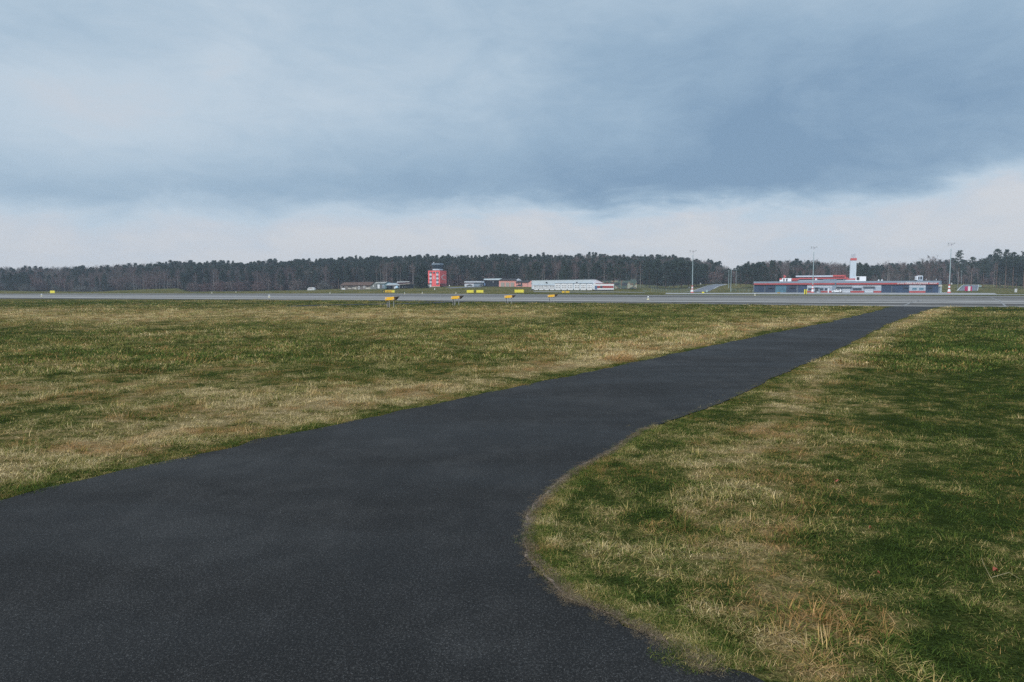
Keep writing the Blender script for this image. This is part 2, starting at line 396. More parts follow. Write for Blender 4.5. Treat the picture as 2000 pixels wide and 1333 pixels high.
gr = noise(nt, pos, 75, 4, .8)
c = mix(nt, gr.ss(.40, .54), mix(nt, .72, c, (.002, .002, .002)), c)
c = mix(nt, gr.ss(.54, .66) * .5, c, (.085, .083, .080))
wet = noise(nt, mapping(nt, pos, (.5, 1.4, 1)), .5, 3)
nt.links.new(c.s, b.inputs['Base Color'])
rr_ = wet.ss(.35, .65) * .16 + .62; nt.links.new(rr_.s, b.inputs['Roughness']); b.inputs['Specular IOR Level'].default_value = .22
bump(nt, b, (1 - vd) * .6 + fn * .7, .8, .008)
fill('path', path_poly, .012, m_path)
fill('service_path', st_poly, .02, m_path)

ang_r = math.atan2(rw_near[4][1] - rw_near[1][1], rw_near[4][0] - rw_near[1][0])
m_rw, nt, b = new_mat('runway_asphalt'); pos = geo_pos(nt)
al = mapping(nt, pos, (1, 1, 1), rot=(0, 0, R(20)))
s1 = noise(nt, mapping(nt, al, (.004, .22, 1)), 1, 4, .6); s2_ = noise(nt, mapping(nt, al, (.02, .05, 1)), 1, 4); s3 = noise(nt, pos, .5, 5, .7)
sx = nt.nodes.new('ShaderNodeSeparateXYZ'); nt.links.new(al.s, sx.inputs[0]); ln = (E(nt, sx.outputs[1]) * .14)._m('FLOOR')
wn = nt.nodes.new('ShaderNodeTexWhiteNoise'); wn.noise_dimensions = '1D'; nt.links.new(ln.s, wn.inputs['W']); lane = E(nt, wn.outputs['Value'])
c = ramp(nt, (s1 * .50 + s2_ * .20 + s3 * .12 + lane * .18).ss(.40, .60), [(0, (.062, .058, .054)), (.35, (.118, .112, .106)), (.65, (.185, .177, .168)), (1, (.33, .315, .30))])
nt.links.new(c.s, b.inputs['Base Color']); b.inputs['Roughness'].default_value = .9; b.inputs['Specular IOR Level'].default_value = .12
fill('runway', rw_poly, .02, m_rw)
m_ap = pm('apron_concrete', (.27, .265, .26), .85, .2, .15)
fill('apron', ap_poly, .03, m_ap)
m_mark = pm('worn_white_paint', (.40, .40, .41), .7, .3, .5)
def strip_poly(pts, hw):
    P = np.array([flat(*p) for p in pts]); d = np.gradient(P, axis=0); n = np.c_[-d[:, 1], d[:, 0]] / np.hypot(*d.T)[:, None]
    return np.r_[P + n * hw, (P - n * hw)[::-1]]
m_seam = pm('faded_seam', (.21, .21, .215), .8, .2, .5)
for nm, pts, hw in [('runway_edge_line', [(-300, 578.0), (300, 578.5), (640, 579.6), (1000, 580.7), (1240, 581.2), (1330, 581.8)], .9),
                    ('runway_side_line', [(900, 576.2), (1240, 577.6), (1420, 578.2)], 1.2),
                    ('runway_centre_line', [(1500, 586.0), (1640, 588.0), (1790, 588.6), (1900, 590.3), (2100, 591.0)], .35),
                    ('runway_holding_line', [(1560, 588.6), (1800, 589.0)], .16),
                    ('runway_joint_line', [(1764, 598.2), (1778, 592.5), (1800, 587.0)], .10),
                    ('runway_joint_line', [(1936, 582), (1952, 588), (1964, 599)], .10),
                    ('runway_shoulder_line', [(200, 583.6), (520, 584.6), (800, 586.8)], .18),
                    ('runway_turn_line', [(1800, 593.2), (1955, 593.6), (2100, 594.2)], .18)]:
    fill(nm, strip_poly(pts, hw), .032, m_seam if ('joint' in nm or 'turn' in nm or 'shoulder' in nm) else m_mark)
def drape(name, edgeA, edgeB, m, dz=.07, n=26):
    A = [G(*p) for p in edgeA]; B = [G(*p) for p in edgeB]
    def rs_(P): t = np.linspace(0, len(P) - 1, n); P = np.array([tuple(p) for p in P]); return np.c_[np.interp(t, range(len(P)), P[:, 0]), np.interp(t, range(len(P)), P[:, 1])]
    a, b_ = rs_(A), rs_(B); mbb = MB(); K = 5; vs = []
    for i in range(n):
        for k in range(K): p = a[i] + (b_[i] - a[i]) * k / (K - 1); vs.append((p[0], p[1], T(p[0], p[1]) + dz))
    mbb.add(vs, [(i * K + k, i * K + k + 1, (i + 1) * K + k + 1, (i + 1) * K + k) for i in range(n - 1) for k in range(K - 1)])
    o = mbb.part(name, m); 
    if o.data.polygons[0].normal.z < 0: o.data.flip_normals()
    return tag(o, kind='structure')
m_road = pm('blue_grey_road', (.13, .14, .165), .7, .15, .3)
m_kerb = pm('pale_kerb', (.45, .46, .46), .8)
drape('access_road', [(1340, 571), (1362, 566), (1384, 558.5), (1402, 555.5)], [(1378, 570.6), (1394, 564), (1404, 560), (1422, 556)], m_road, .10)
drape('road_kerb', [(1338, 571), (1360, 566), (1382, 558.5), (1400, 555.5)], [(1340, 571), (1362, 566), (1384, 558.5), (1402, 555.5)], m_kerb, .16)
drape('road_kerb', [(1392, 565.5), (1402, 560.3), (1420, 556)], [(1394, 565.5), (1404, 560.3), (1422, 556)], m_kerb, .16)
drape('ramp_road', [(1872, 568.6), (1878, 561.5), (1884, 556.8)], [(1908, 568.6), (1910, 561.5), (1911, 556.8)], m_road, .10)
drape('ramp_kerb', [(1868, 568.6), (1875, 561.5), (1882, 556.8)], [(1871, 568.6), (1877, 561.5), (1883.4, 556.8)], m_kerb, .16)
drape('ramp_kerb', [(1908, 568.6), (1910, 561.5), (1911, 556.8)], [(1909.5, 568.6), (1911.3, 561.5), (1912.3, 556.8)], m_kerb, .16)
drape('taxi_strip', [(1040, 569.6), (1150, 571.0), (1260, 572.0)], [(1045, 570.8), (1150, 571.9), (1260, 572.6)], m_ap, .08)
drape('gravel_drive', [(870, 562.5), (900, 561.4), (935, 560.6)], [(880, 563.8), (915, 562.2), (945, 561.2)], m_road, .08)

# ------------------------------------------------------------------ grass: tufts spread over the turf (uncountable)
def tuft_mesh(name, nb, rad, hl, wid, seed, lay=.5, outw=1.0):
    r = np.random.default_rng(seed); V = []; Fc = []; rnd = []; hh = []
    for i in range(nb):
        a = r.random() * 6.283; d = rad * math.sqrt(r.random()); bx, by = d * math.cos(a), d * math.sin(a)
        l = hl * r.uniform(.45, 1.25); w_ = wid * r.uniform(.6, 1.3); dirn = a + r.normal(0, outw); tilt = abs(r.normal(lay, .35)); tilt = min(tilt, 1.35)
        p = np.array([bx, by, -.01]); sd_ = np.array([-math.sin(dirn), math.cos(dirn), 0]); o_ = len(V); q_ = r.random(); tl = tilt
        for k, (wk) in enumerate((1, .8, .45)):
            V += [tuple(p - sd_ * w_ * wk / 2), tuple(p + sd_ * w_ * wk / 2)]; hh += [k / 3] * 2
            step = l / 3; p = p + np.array([math.cos(dirn) * math.sin(tl), math.sin(dirn) * math.sin(tl), math.cos(tl)]) * step
            tl = min(tl + r.uniform(.1, .5), 1.75)
        V.append(tuple(p)); hh.append(1); rnd += [q_] * 7
        Fc += [(o_, o_ + 1, o_ + 3, o_ + 2), (o_ + 2, o_ + 3, o_ + 5, o_ + 4), (o_ + 4, o_ + 5, o_ + 6)]
    me = bpy.data.meshes.new(name); me.from_pydata(V, [], Fc); me.update()
    me.attributes.new('rnd', 'FLOAT', 'POINT').data.foreach_set('value', np.array(rnd, np.float32))
    me.attributes.new('hgt', 'FLOAT', 'POINT').data.foreach_set('value', np.array(hh, np.float32))
    me.shade_smooth(); return me
m_blade, nt, b = new_mat('grass_blades'); pos = geo_pos(nt)
ai = nt.nodes.new('ShaderNodeAttribute'); ai.attribute_type = 'INSTANCER'; ai.attribute_name = 'macro'
ar = nt.nodes.new('ShaderNodeAttribute'); ar.attribute_name = 'rnd'
rn = E(nt, ar.outputs['Fac'])
f = grass_tint(nt, E(nt, ai.outputs['Fac']), pos, rn)
c = ramp(nt, f.clamp(), [(0, (.056, .090, .018)), (.22, (.094, .132, .024)), (.40, (.165, .185, .040)), (.50, (.29, .25, .085)), (.68, (.50, .37, .145)), (1, (.70, .56, .32))])
rn2 = rn._m('FRACT') ; hv = (rn * 7.31)._m('FRACT')
rus = noise(nt, pos, .9, 3); c = mix(nt, rus.ss(.46, .62) * f.ss(.36, .6) * .75, c, (.36, .175, .06))
abn = nt.nodes.new('ShaderNodeAttribute'); abn.attribute_type = 'INSTANCER'; abn.attribute_name = 'brown'
c = mix(nt, E(nt, abn.outputs['Fac']), c, mix(nt, rn, (.085, .058, .042), (.30, .235, .17)))
hv2 = (rn * 13.7)._m('FRACT') * 1.15 + .42
vs_ = nt.nodes.new('ShaderNodeVectorMath'); vs_.operation = 'SCALE'; nt.links.new(c.s, vs_.inputs[0]); nt.links.new(hv2.s, vs_.inputs['Scale']); c = E(nt, vs_.outputs[0])
nt.links.new(c.s, b.inputs['Base Color']); b.inputs['Roughness'].default_value = .85; b.inputs['Specular IOR Level'].default_value = .06
tr = nt.nodes.new('ShaderNodeBsdfTranslucent'); nt.links.new(c.s, tr.inputs[0]); ms = nt.nodes.new('ShaderNodeMixShader'); ms.inputs[0].default_value = .25
out = nt.nodes['Material Output']; nt.links.new(b.outputs[0], ms.inputs[1]); nt.links.new(tr.outputs[0], ms.inputs[2]); nt.links.new(ms.outputs[0], out.inputs[0])

def proto_collection(name, meshes, m):
    c = bpy.data.collections.new(name)
    for i, me in enumerate(meshes):
        if m and not me.materials: me.materials.append(m)
        o = bpy.data.objects.new('%s_%02d' % (name, i), me); c.objects.link(o)
    return c
def scatter(name, pts, rot, scl, idx, extra, coll, kind='stuff'):
    me = bpy.data.meshes.new(name); me.from_pydata(pts.tolist(), [], [])
    me.attributes.new('rot', 'FLOAT_VECTOR', 'POINT').data.foreach_set('vector', rot.astype(np.float32).ravel())
    me.attributes.new('scl', 'FLOAT_VECTOR', 'POINT').data.foreach_set('vector', scl.astype(np.float32).ravel())
    me.attributes.new('idx', 'INT', 'POINT').data.foreach_set('value', idx.astype(np.int32))
    for k, v in extra.items(): me.attributes.new(k, 'FLOAT', 'POINT').data.foreach_set('value', v.astype(np.float32))
    o = bpy.data.objects.new(name, me); COL.objects.link(o)
    g = bpy.data.node_groups.new(name + '_scatter', 'GeometryNodeTree')
    g.interface.new_socket('Geometry', in_out='INPUT', socket_type='NodeSocketGeometry'); g.interface.new_socket('Geometry', in_out='OUTPUT', socket_type='NodeSocketGeometry')
    gi = g.nodes.new('NodeGroupInput'); go = g.nodes.new('NodeGroupOutput'); ip = g.nodes.new('GeometryNodeInstanceOnPoints')
    ci = g.nodes.new('GeometryNodeCollectionInfo'); ci.inputs['Collection'].default_value = coll; ci.inputs['Separate Children'].default_value = True; ci.inputs['Reset Children'].default_value = True
    def na(n, t): a = g.nodes.new('GeometryNodeInputNamedAttribute'); a.data_type = t; a.inputs['Name'].default_value = n; return a.outputs['Attribute']
    L = g.links.new
    L(gi.outputs[0], ip.inputs['Points']); L(ci.outputs[0], ip.inputs['Instance']); ip.inputs['Pick Instance'].default_value = True
    L(na('idx', 'INT'), ip.inputs['Instance Index']); L(na('rot', 'FLOAT_VECTOR'), ip.inputs['Rotation']); L(na('scl', 'FLOAT_VECTOR'), ip.inputs['Scale'])
    L(ip.outputs[0], go.inputs[0])
    md = o.modifiers.new('scatter', 'NODES'); md.node_group = g
    return tag(o, kind=kind)

protos = [tuft_mesh('turf_a', 170, .17, .050, .0032, 1, .95, 2.0), tuft_mesh('turf_b', 140, .17, .075, .0032, 2, 1.2, 2.5), tuft_mesh('turf_c', 60, .09, .10, .0048, 3, .65), tuft_mesh('turf_d', 190, .18, .036, .0036, 4, 1.0, 2.5),
          tuft_mesh('turf_e', 240, .55, .085, .013, 5, .8), tuft_mesh('turf_f', 240, .55, .12, .013, 6, .95), tuft_mesh('turf_g', 170, .9, .14, .03, 7, .9), tuft_mesh('turf_h', 70, .13, .06, .0032, 8, 1.35, 3.0), tuft_mesh('turf_i', 150, .07, .16, .0038, 9, 1.15, .9)]
gc = proto_collection('turf', protos, m_blade)
P_, S_, I_, M_, B_ = [], [], [], [], []
def zone(r0, r1, dens, fn_):
    area = (r1 * r1 - r0 * r0) * R(50); n = int(area * dens); r = np.sqrt(rng.random(n) * (r1 * r1 - r0 * r0) + r0 * r0); a = rng.uniform(-R(50), R(50), n)
    x, y = r * np.sin(a), r * np.cos(a)
    px, py = project(x, y, 0.0); k = (px > -220) & (px < 2220) & (py < 1500); x, y = x[k], y[k]
    k = ~inside(path_low, x, y) & ~inside(rw_poly, x, y) & ~inside(st_poly, x, y) & ~inside(ap_poly, x, y); x, y = x[k], y[k]
    m, dl, dr, rt = dryness(x, y); fn_(x, y, m, dl, dr, rt)
def put(x, y, s, i, m, z=None, br=0.0):
    B_.append(np.full(len(x), br))
    P_.append(np.c_[x, y, terrain(x, y) if z is None else z]); S_.append(s); I_.append(i); M_.append(m)
def nearf(x, y, m, dl, dr, rt):
    de = np.minimum(dl, dr); keep = de > (.01 + .05 * rng.random(len(de))); x, y, m, de, dl = x[keep], y[keep], m[keep], de[keep], dl[keep]; rt = rt[keep]
    n = len(x); u = rng.random(n); cl_ = vnoise(x, y, .8, 21)
    i = np.where(u < .35, 0, np.where(u < .72, 1, np.where(u < .74 + .08 * (cl_ > .66), 2, 3)))
    s = rng.uniform(.7, 1.2, n) * (.7 + .5 * cl_); s = np.where(~rt, s * 1.2, s); s *= np.where(de < .35, .8, 1.0) * np.where(i == 2, .95, 1)
    s = np.where(rt & (m < .3), s * .8, s)
    z = np.where(y < 55, (vnoise(x, y, .9, 11) - .35) * .05 + (vnoise(x, y, .3, 12) - .3) * .02, 0) * np.clip((de - .15) / .5, 0, 1)
    put(x, y, s, i, m, z)
zone(2.2, 9, 95, nearf); zone(9, 17, 42, nearf); zone(17, 26, 18, nearf)
def midf(x, y, m, dl, dr, rt):
    k = np.minimum(dl, dr) > .45; x, y, m = x[k], y[k], m[k]; n = len(x)
    put(x, y, rng.uniform(.7, 1.2, n), rng.integers(4, 6, n), m)
zone(16, 30, 5, midf); zone(30, 60, 2.6, midf)
def farf(x, y, m, dl, dr, rt):
    k = np.minimum(dl, dr) > .9; x, y, m = x[k], y[k], m[k]; n = len(x); put(x, y, rng.uniform(.6, 1.1, n), np.full(n, 6), m)
zone(55, 115, .55, farf)
# fine fringe along both path edges, and the brown thatch lip on the near right edge
def along(line, n, off0, off1, side, smax):
    d = np.r_[0, np.cumsum(np.hypot(*np.diff(line, axis=0).T))]; s = rng.random(n) ** 1.3 * min(d[-1], smax)
    i = np.clip(np.searchsorted(d, s) - 1, 0, len(line) - 2); t = (s - d[i]) / (d[i + 1] - d[i] + 1e-9); p = line[i] + (line[i + 1] - line[i]) * t[:, None]
    v = line[i + 1] - line[i]; v = v / (np.hypot(*v.T)[:, None] + 1e-9); nn = np.c_[-v[:, 1], v[:, 0]] * side; p = p + nn * rng.uniform(off0, off1, n)[:, None]; return p
p = along(le, 4200, -.015, .34, 1, 70); put(p[:, 0], p[:, 1], rng.uniform(.45, .8, len(p)), rng.choice([0, 3], len(p)), rng.uniform(.15, .42, len(p)))
kk = 22
p = along(re[24:], 3000, -.015, .30, -1, 70); put(p[:, 0], p[:, 1], rng.uniform(.45, .8, len(p)), rng.choice([0, 3], len(p)), rng.uniform(.1, .38, len(p)))
p = along(re[3:24], 420, -.015, .03, -1, 60); put(p[:, 0], p[:, 1], rng.uniform(.25, .42, len(p)), np.full(len(p), 7), rng.uniform(.62, .95, len(p)), np.full(len(p), .014), .9)
p = along(re[3:24], 500, .0, .055, -1, 60); put(p[:, 0], p[:, 1], rng.uniform(.2, .42, len(p)), np.full(len(p), 7), rng.uniform(.5, .9, len(p)), np.full(len(p), .02), .85)
p = along(re[3:24], 700, .07, .18, -1, 60); put(p[:, 0], p[:, 1], rng.uniform(.4, .7, len(p)), np.full(len(p), 1), rng.uniform(.12, .42, len(p)), np.full(len(p), .01), .0)
p = along(re[3:30], 160, -.09, .0, -1, 60); put(p[:, 0], p[:, 1], rng.uniform(.10, .26, len(p)), np.full(len(p), 7), rng.uniform(.5, .9, len(p)), np.full(len(p), .016), .7)
def patch(px, py, n, sx, sy, i, mm, s0, s1, br=0.0):
    g = G(px, py); a = rng.normal(0, 1, (n, 2)); put(g.x + a[:, 0] * sx, g.y + a[:, 1] * sy, rng.uniform(s0, s1, n), np.full(n, i), np.full(n, mm) + rng.normal(0, .05, n), None, br)
patch(1418, 774, 120, .22, .12, 7, .82, .3, .6, .6); patch(1255, 838, 40, .08, .05, 7, .9, .4, .7, .3)
for (a_, b_, n_) in [(1290, 1010, 9), (1345, 1045, 8), (1240, 1085, 5), (1270, 1100, 4), (345, 850, 10), (395, 862, 6), (290, 835, 6), (230, 880, 5), (1200, 1000, 3), (1420, 1120, 3), (1500, 1180, 3), (1330, 1180, 3), (1600, 1290, 4), (440, 830, 4), (120, 915, 5), (560, 800, 4)]: patch(a_, b_, n_ // 2 + 1, .16, .14, 8, .36, .45, .85)
P_, S_, I_, M_, B_ = map(np.concatenate, (P_, S_, I_, M_, B_))
n = len(P_); rot = np.c_[rng.normal(0, .10, n), rng.normal(0, .10, n), rng.uniform(0, 6.283, n)]; sc3 = np.repeat(S_[:, None], 3, 1)
print('tufts', n)
scatter('grass', P_, rot, sc3, I_, {'macro': M_, 'brown': B_}, gc)

# soil and thatch lip where the asphalt edge crumbles
m_lip, nt, b = new_mat('dry_thatch'); pos = geo_pos(nt); q1 = noise(nt, pos, 35, 5, .75); q2 = noise(nt, pos, 4, 3)
c = ramp(nt, (q1 * .75 + q2 * .25).ss(.35, .65), [(0, (.030, .022, .016)), (.5, (.12, .088, .065)), (1, (.28, .21, .155))]); nt.links.new(c.s, b.inputs['Base Color']); b.inputs['Roughness'].default_value = .95; bump(nt, b, q1, 1, .02)
def lip(line, w0, w1):
    P = rough_line(line, .010, .035); d = np.gradient(P, axis=0); nn = np.c_[-d[:, 1], d[:, 0]] / (np.hypot(*d.T)[:, None] + 1e-9); K = len(P)
    wv = np.minimum(1, np.minimum(np.arange(K), np.arange(K)[::-1]) / 60.) * (w1 - w0) * vnoise(P[:, 0] * 3, P[:, 1] * 3, .35, 31); a = P + nn * (wv * .55)[:, None]; c_ = P - nn * (wv)[:, None]
    m_ = MB(); m_.add([(x, y, .016) for x, y in a] + [(x, y, .019 + .004 * math.sin(i * 1.7)) for i, (x, y) in enumerate(P)] + [(x, y, .012) for x, y in c_],
                      [(i, i + 1, K + i + 1, K + i) for i in range(K - 1)] + [(K + i, K + i + 1, 2 * K + i + 1, 2 * K + i) for i in range(K - 1)])
    o = m_.part('thatch_edge', m_lip); return tag(o, kind='stuff')
lip(re[4:24], .0, .055)

exec_parts = True
# ------------------------------------------------------------------ materials for built things
RED = pm('red_cladding', (.38, .05, .05), .5, .08); RED2 = pm('bright_red_cladding', (.52, .085, .08), .5, .06)
GREY = pm('blue_grey_cladding', (.20, .26, .33), .5, .08); LGREY = pm('light_grey_panel', (.36, .43, .52), .5, .07); PALE = pm('pale_panel', (.55, .60, .68), .5, .06)
GLASS = pm('dark_blue_glass', (.017, .042, .095), .5, .35, .25); TEAL = pm('teal_glass', (.06, .17, .25), .5, .3, .5); WIN = pm('window_glass', (.035, .055, .08), .2, .3)
WHITE = pm('white_paint', (.82, .84, .88), .5, .04); OFFW = pm('off_white', (.62, .64, .66), .6, .06); BLACK = pm('black_rubber', (.015, .015, .018), .6)
DARK = pm('dark_metal', (.05, .06, .075), .5); PINK = pm('salmon_render', (.78, .38, .33), .8, .06); ROOF = pm('dark_slate_roof', (.055, .065, .08), .7, .15, 1)
YEL = pm('sign_yellow', (.86, .76, .07), .5, .05); AMB = pm('sign_amber', (.80, .52, .03), .5, .05); ORG = pm('signal_orange', (.92, .52, .03), .45, .05); HOOD = pm('hood_brown', (.035, .016, .008), .5)
STEEL = pm('galvanised_steel', (.42, .43, .44), .5, .1); SAGE = pm('pale_green_pole', (.30, .38, .40), .5, .08); FENCE = pm('fence_green', (.20, .27, .24), .6, .1)
CREAM = pm('cream_plaster', (.45, .43, .38), .85, .15, 1.2); BRICK = pm('weathered_brick', (.16, .145, .14), .9, .25, 1); RUST = pm('rusty_brown_roof', (.14, .095, .085), .85, .25, .6, streak=True)
TEALW = pm('teal_boards', (.11, .20, .23), .7, .15); BLUEW = pm('blue_metal', (.10, .17, .30), .6, .15); MAG = pm('magenta_panel', (.50, .03, .14), .5)

def frame_of(fac, px, row=None):         # base point of a facade thing
    q = fac.S(px); p = fac.P(q, 0, 0); return p
# ---------------- terminal
TF = Fac(1472, 335, 1836, 302)
p0 = TF.P(TF.S(1650), 0, 0); zg = 0.0
t = thing('terminal_building', 'long low blue-grey airport terminal with a red stripe under its roof edge', 'terminal', (p0.x, p0.y, zg))
def tp(name, mat, items, root=None, mode='z', fac=None, off=0, th=.2, label=None, smooth=False):
    m_ = MB(); f_ = fac or TF
    for it in items:
        if mode == 'z': f_.bz(m_, *it, off, th)
        else: f_.bp(m_, *it, off, th)
    return m_.part(name, mat, root if root is not None else t, label=label)
tp('wall', GREY, [(1472, 1836, -.6, 4.6)], off=0, th=16)
tp('roof_fascia', GREY, [(1471.5, 1835, 4.5, 5.35)], off=.9, th=17)
rs_ = tp('red_stripe', RED, [(1472, 1630, 3.78, 4.5), (1633.5, 1833, 3.78, 4.5)], off=.95, th=1.1)
tp('soffit', DARK, [(1472.5, 1832, 3.62, 3.78)], off=.7, th=1)
for a_, b_ in ((1473, 1493), (1495, 1513.5), (1537, 1556), (1558.5, 1575.5), (1722, 1741), (1743, 1775.5), (1808.5, 1820), (1821, 1833)):
    g_ = tp('glass_wall', GLASS, [(a_, b_, .05, 3.62)], off=.12, th=.25)
tp('entrance_glazing', TEAL, [(1514.5, 1536, .05, 2.75)], off=.16, th=.25, label='lighter teal glazed entrance'); tp('transom', TEAL, [(1514.5, 1535, 2.85, 3.55)], off=.2, th=.25)
for a_ in (1494, 1514, 1536.5, 1557.2, 1576, 1742, 1820.5): tp('mullion', DARK, [(a_ - .35, a_ + .35, 0, 3.62)], off=.22, th=.3)
for a_, b_, z_ in ((1500, 1510, 2.35), (1541, 1552, 2.4), (1764, 1774, 2.35), (1811, 1821, 2.35)): tp('door_canopy', DARK, [(a_, b_, z_, z_ + .22)], off=.9, th=.9)
tp('light_panel', PALE, [(1576.5, 1632, 2.75, 3.6), (1633.5, 1721, 2.75, 3.6)], off=.2, th=.3)
tp('wall_panel', LGREY, [(1576.5, 1721, .8, 2.75)], off=.16, th=.3)
tp('corner_pier', GREY, [(1625.5, 1633, 0, 4.5)], off=.5, th=.6)
for a_, b_ in ((1576.5, 1590), (1603.5, 1625.5), (1661.5, 1688), (1706.5, 1721.5), (1776, 1808)): tp('plinth', RED, [(a_, b_, 0, .85)], off=.3, th=.4)
for a_, b_, c_, d_ in ((1578.5, 1588.5, 1.0, 2.1), (1601, 1608.3, 1.0, 2.15), (1611, 1616, .95, 2.15), (1666, 1683, 1.05, 2.2)):
    w_ = tp('window', WIN, [(a_, b_, c_, d_)], off=.24, th=.1)
    tp('window_sill', PALE, [(a_, b_, c_ - .1, c_)], root=w_, off=.32, th=.2)
tp('service_door', DARK, [(1592, 1598.5, 0, 2.3)], off=.24, th=.1); tp('door_canopy', GREY, [(1590, 1600, 2.35, 2.6)], off=1, th=.9)
for a_, b_, c_, d_ in ((1645, 1661, 1633.5, 1664), (1689, 1706, 1685.5, 1709)):
    g_ = tp('garage_door', LGREY, [(a_, b_, 0, 2.5)], off=.28, th=.1)
    tp('door_panel', PALE, [(a_ + .6, b_ - .6, .15, .9), (a_ + .6, b_ - .6, 1.05, 1.75)], root=g_, off=.33, th=.05)
    tp('loading_canopy', DARK, [(c_, d_, 2.6, 2.88)], off=1.6, th=1.5)
tp('end_bay', LGREY, [(1776, 1808, .85, 2.8)], off=.16, th=.3); tp('end_bay_band', PALE, [(1776, 1808, 2.8, 3.6)], off=.2, th=.3)
for a_ in (1782, 1795.5):
    w_ = tp('window', TEAL, [(a_, a_ + 8.6, 1.35, 2.2)], off=.24, th=.1); tp('window_sill', PALE, [(a_, a_ + 8.6, 1.25, 1.35)], root=w_, off=.32, th=.2)
tp('end_column', SAGE, [(1836.5, 1839.5, -.3, 2.8)], off=.4, th=.8); tp('end_soffit', CREAM, [(1833, 1840, 2.8, 3.6)], off=.6, th=3)
m_ = MB(); q0, q1 = TF.S(1832), TF.S(1840); vs = []
for k in range(7):
    a_ = math.pi / 2 * k / 6; vs.append((q0 + (q1 - q0) * math.sin(a_), .9 - 2.6 * (1 - math.cos(a_))))
b0 = [TF.P(q, o_, 3.7) for q, o_ in vs]; b1 = [TF.P(q, o_, 5.35) for q, o_ in vs]; bk0 = [TF.P(q, o_ - 3, 3.7) for q, o_ in vs]; bk1 = [TF.P(q, o_ - 3, 5.35) for q, o_ in vs]
for k in range(6): m_.hexa([b0[k], b0[k + 1], bk0[k + 1], bk0[k], b1[k], b1[k + 1], bk1[k + 1], bk1[k]])
m_.part('rounded_corner', GREY, t)
def lettering(txt, fac, pa, pb, z0, hgt, off, mat, root, name='lettering'):
    cu = bpy.data.curves.new(name, 'FONT'); cu.body = txt; cu.size = 1; cu.extrude = .03; cu.offset = .012
    ob = bpy.data.objects.new(name, cu); COL.objects.link(ob); dg = bpy.context.evaluated_depsgraph_get(); me = bpy.data.meshes.new_from_object(ob.evaluated_get(dg))
    bpy.data.objects.remove(ob); co = np.empty(len(me.vertices) * 3); me.vertices.foreach_get('co', co); co = co.reshape(-1, 3)
    lo, hi = co.min(0), co.max(0); q0, q1 = fac.S(pa, off), fac.S(pb, off); r0 = root_off(root)
    cap = .73
    out_ = [tuple(fac.P(q0 + (c_[0] - lo[0]) / (hi[0] - lo[0]) * (q1 - q0), off + c_[2], z0 + c_[1] / cap * hgt) - r0) for c_ in co]
    me.vertices.foreach_set('co', np.array(out_).ravel()); me.materials.clear(); me.materials.append(mat); me.update()
    o = bpy.data.objects.new(name, me); COL.objects.link(o); o.parent = root; return o
SIGNW = pm('sign_white', (.80, .80, .82), .5)
lettering('LETIŠTĚ', TF, 1752, 1766, 3.98, .48, 1.02, SIGNW, t); lettering('ČESKÉ BUDĚJOVICE', TF, 1768, 1812.5, 3.95, .80, 1.02, SIGNW, t); lettering('AIRPORT', TF, 1814.5, 1830, 4.02, .48, 1.02, SIGNW, t)
# upper storey, set back
UF = Fac(1472, 351, 1836, 318); 
def up(name, mat, items, off=0, th=.2, root=None, label=None): return tp(name, mat, items, root=root, mode='p', fac=UF, off=off, th=th, label=label)
up('upper_wall', LGREY, [(1556, 544.5, 1671, 552.5)], 0, 9)
up('upper_band', RED2, [(1559.5, 542.6, 1656, 545.2), (1650, 544.4, 1672, 546.8), (1522, 544, 1560, 547)], .6, 4)
up('upper_roof', PALE, [(1553.5, 538.6, 1627, 541.2)], 1.2, 9); up('roof_step', DARK, [(1554, 541.2, 1651, 542.6)], .4, 8)
up('red_parapet', RED2, [(1626, 537.6, 1652, 540.6), (1648.8, 537.6, 1652, 545)], 1.25, 5)
for a_, b_ in ((1561, 1592), (1598, 1606), (1634, 1646)): up('ribbon_window', WIN, [(a_, 545.4, b_, 547)], .12, .2)
up('side_panel', RED, [(1536, 547, 1557, 549.5)], .3, 4); up('white_parapet', PALE, [(1650, 547, 1671, 549.8)], .7, 2)
up('chimney', RED2, [(1530, 537.6, 1532.2, 544.2), (1532, 539.2, 1534.6, 541.6)], .2, 1)
up('vault_roof', GREY, [(1608, 546, 1632, 550.5)], 1.4, 3)
# things standing on the terminal roof
zr = 5.35
def roofthing(name, label, cat, px, group=None, off=-5, z=zr):
    p = TF.P(TF.S(px, off), off, z); return thing(name, label, cat, tuple(p), group)
def rb(root, name, mat, items, off=-5, th=3): 
    m_ = MB()
    for it in items: TF.bp(m_, *it, off, th)
    return m_.part(name, mat, root, bev=.04)
a_ = roofthing('ventilation_unit', 'white rooftop ventilation unit with two dark louvres on the left part of the terminal roof', 'ventilation unit', 1534)
rb(a_, 'casing', WHITE, [(1527, 543.8, 1545, 551)]); rb(a_, 'side_duct', WHITE, [(1522.2, 547, 1527, 551)]); rb(a_, 'louvre', BLACK, [(1529.6, 544.6, 1531.8, 549.8)], -4.9, .2); rb(a_, 'louvre', BLACK, [(1535, 544.6, 1537.6, 549.8)], -4.9, .2)
a_ = roofthing('ventilation_unit', 'large white rooftop unit with one dark opening right of the white tower foot', 'ventilation unit', 1680)
rb(a_, 'casing', WHITE, [(1670.5, 540.4, 1691, 549.6)]); rb(a_, 'opening', BLACK, [(1672.4, 541.6, 1678, 547.6)], -4.9, .2)
a_ = roofthing('ventilation_unit', 'white rooftop unit with two dark windows above the terminal sign lettering', 'ventilation unit', 1795)
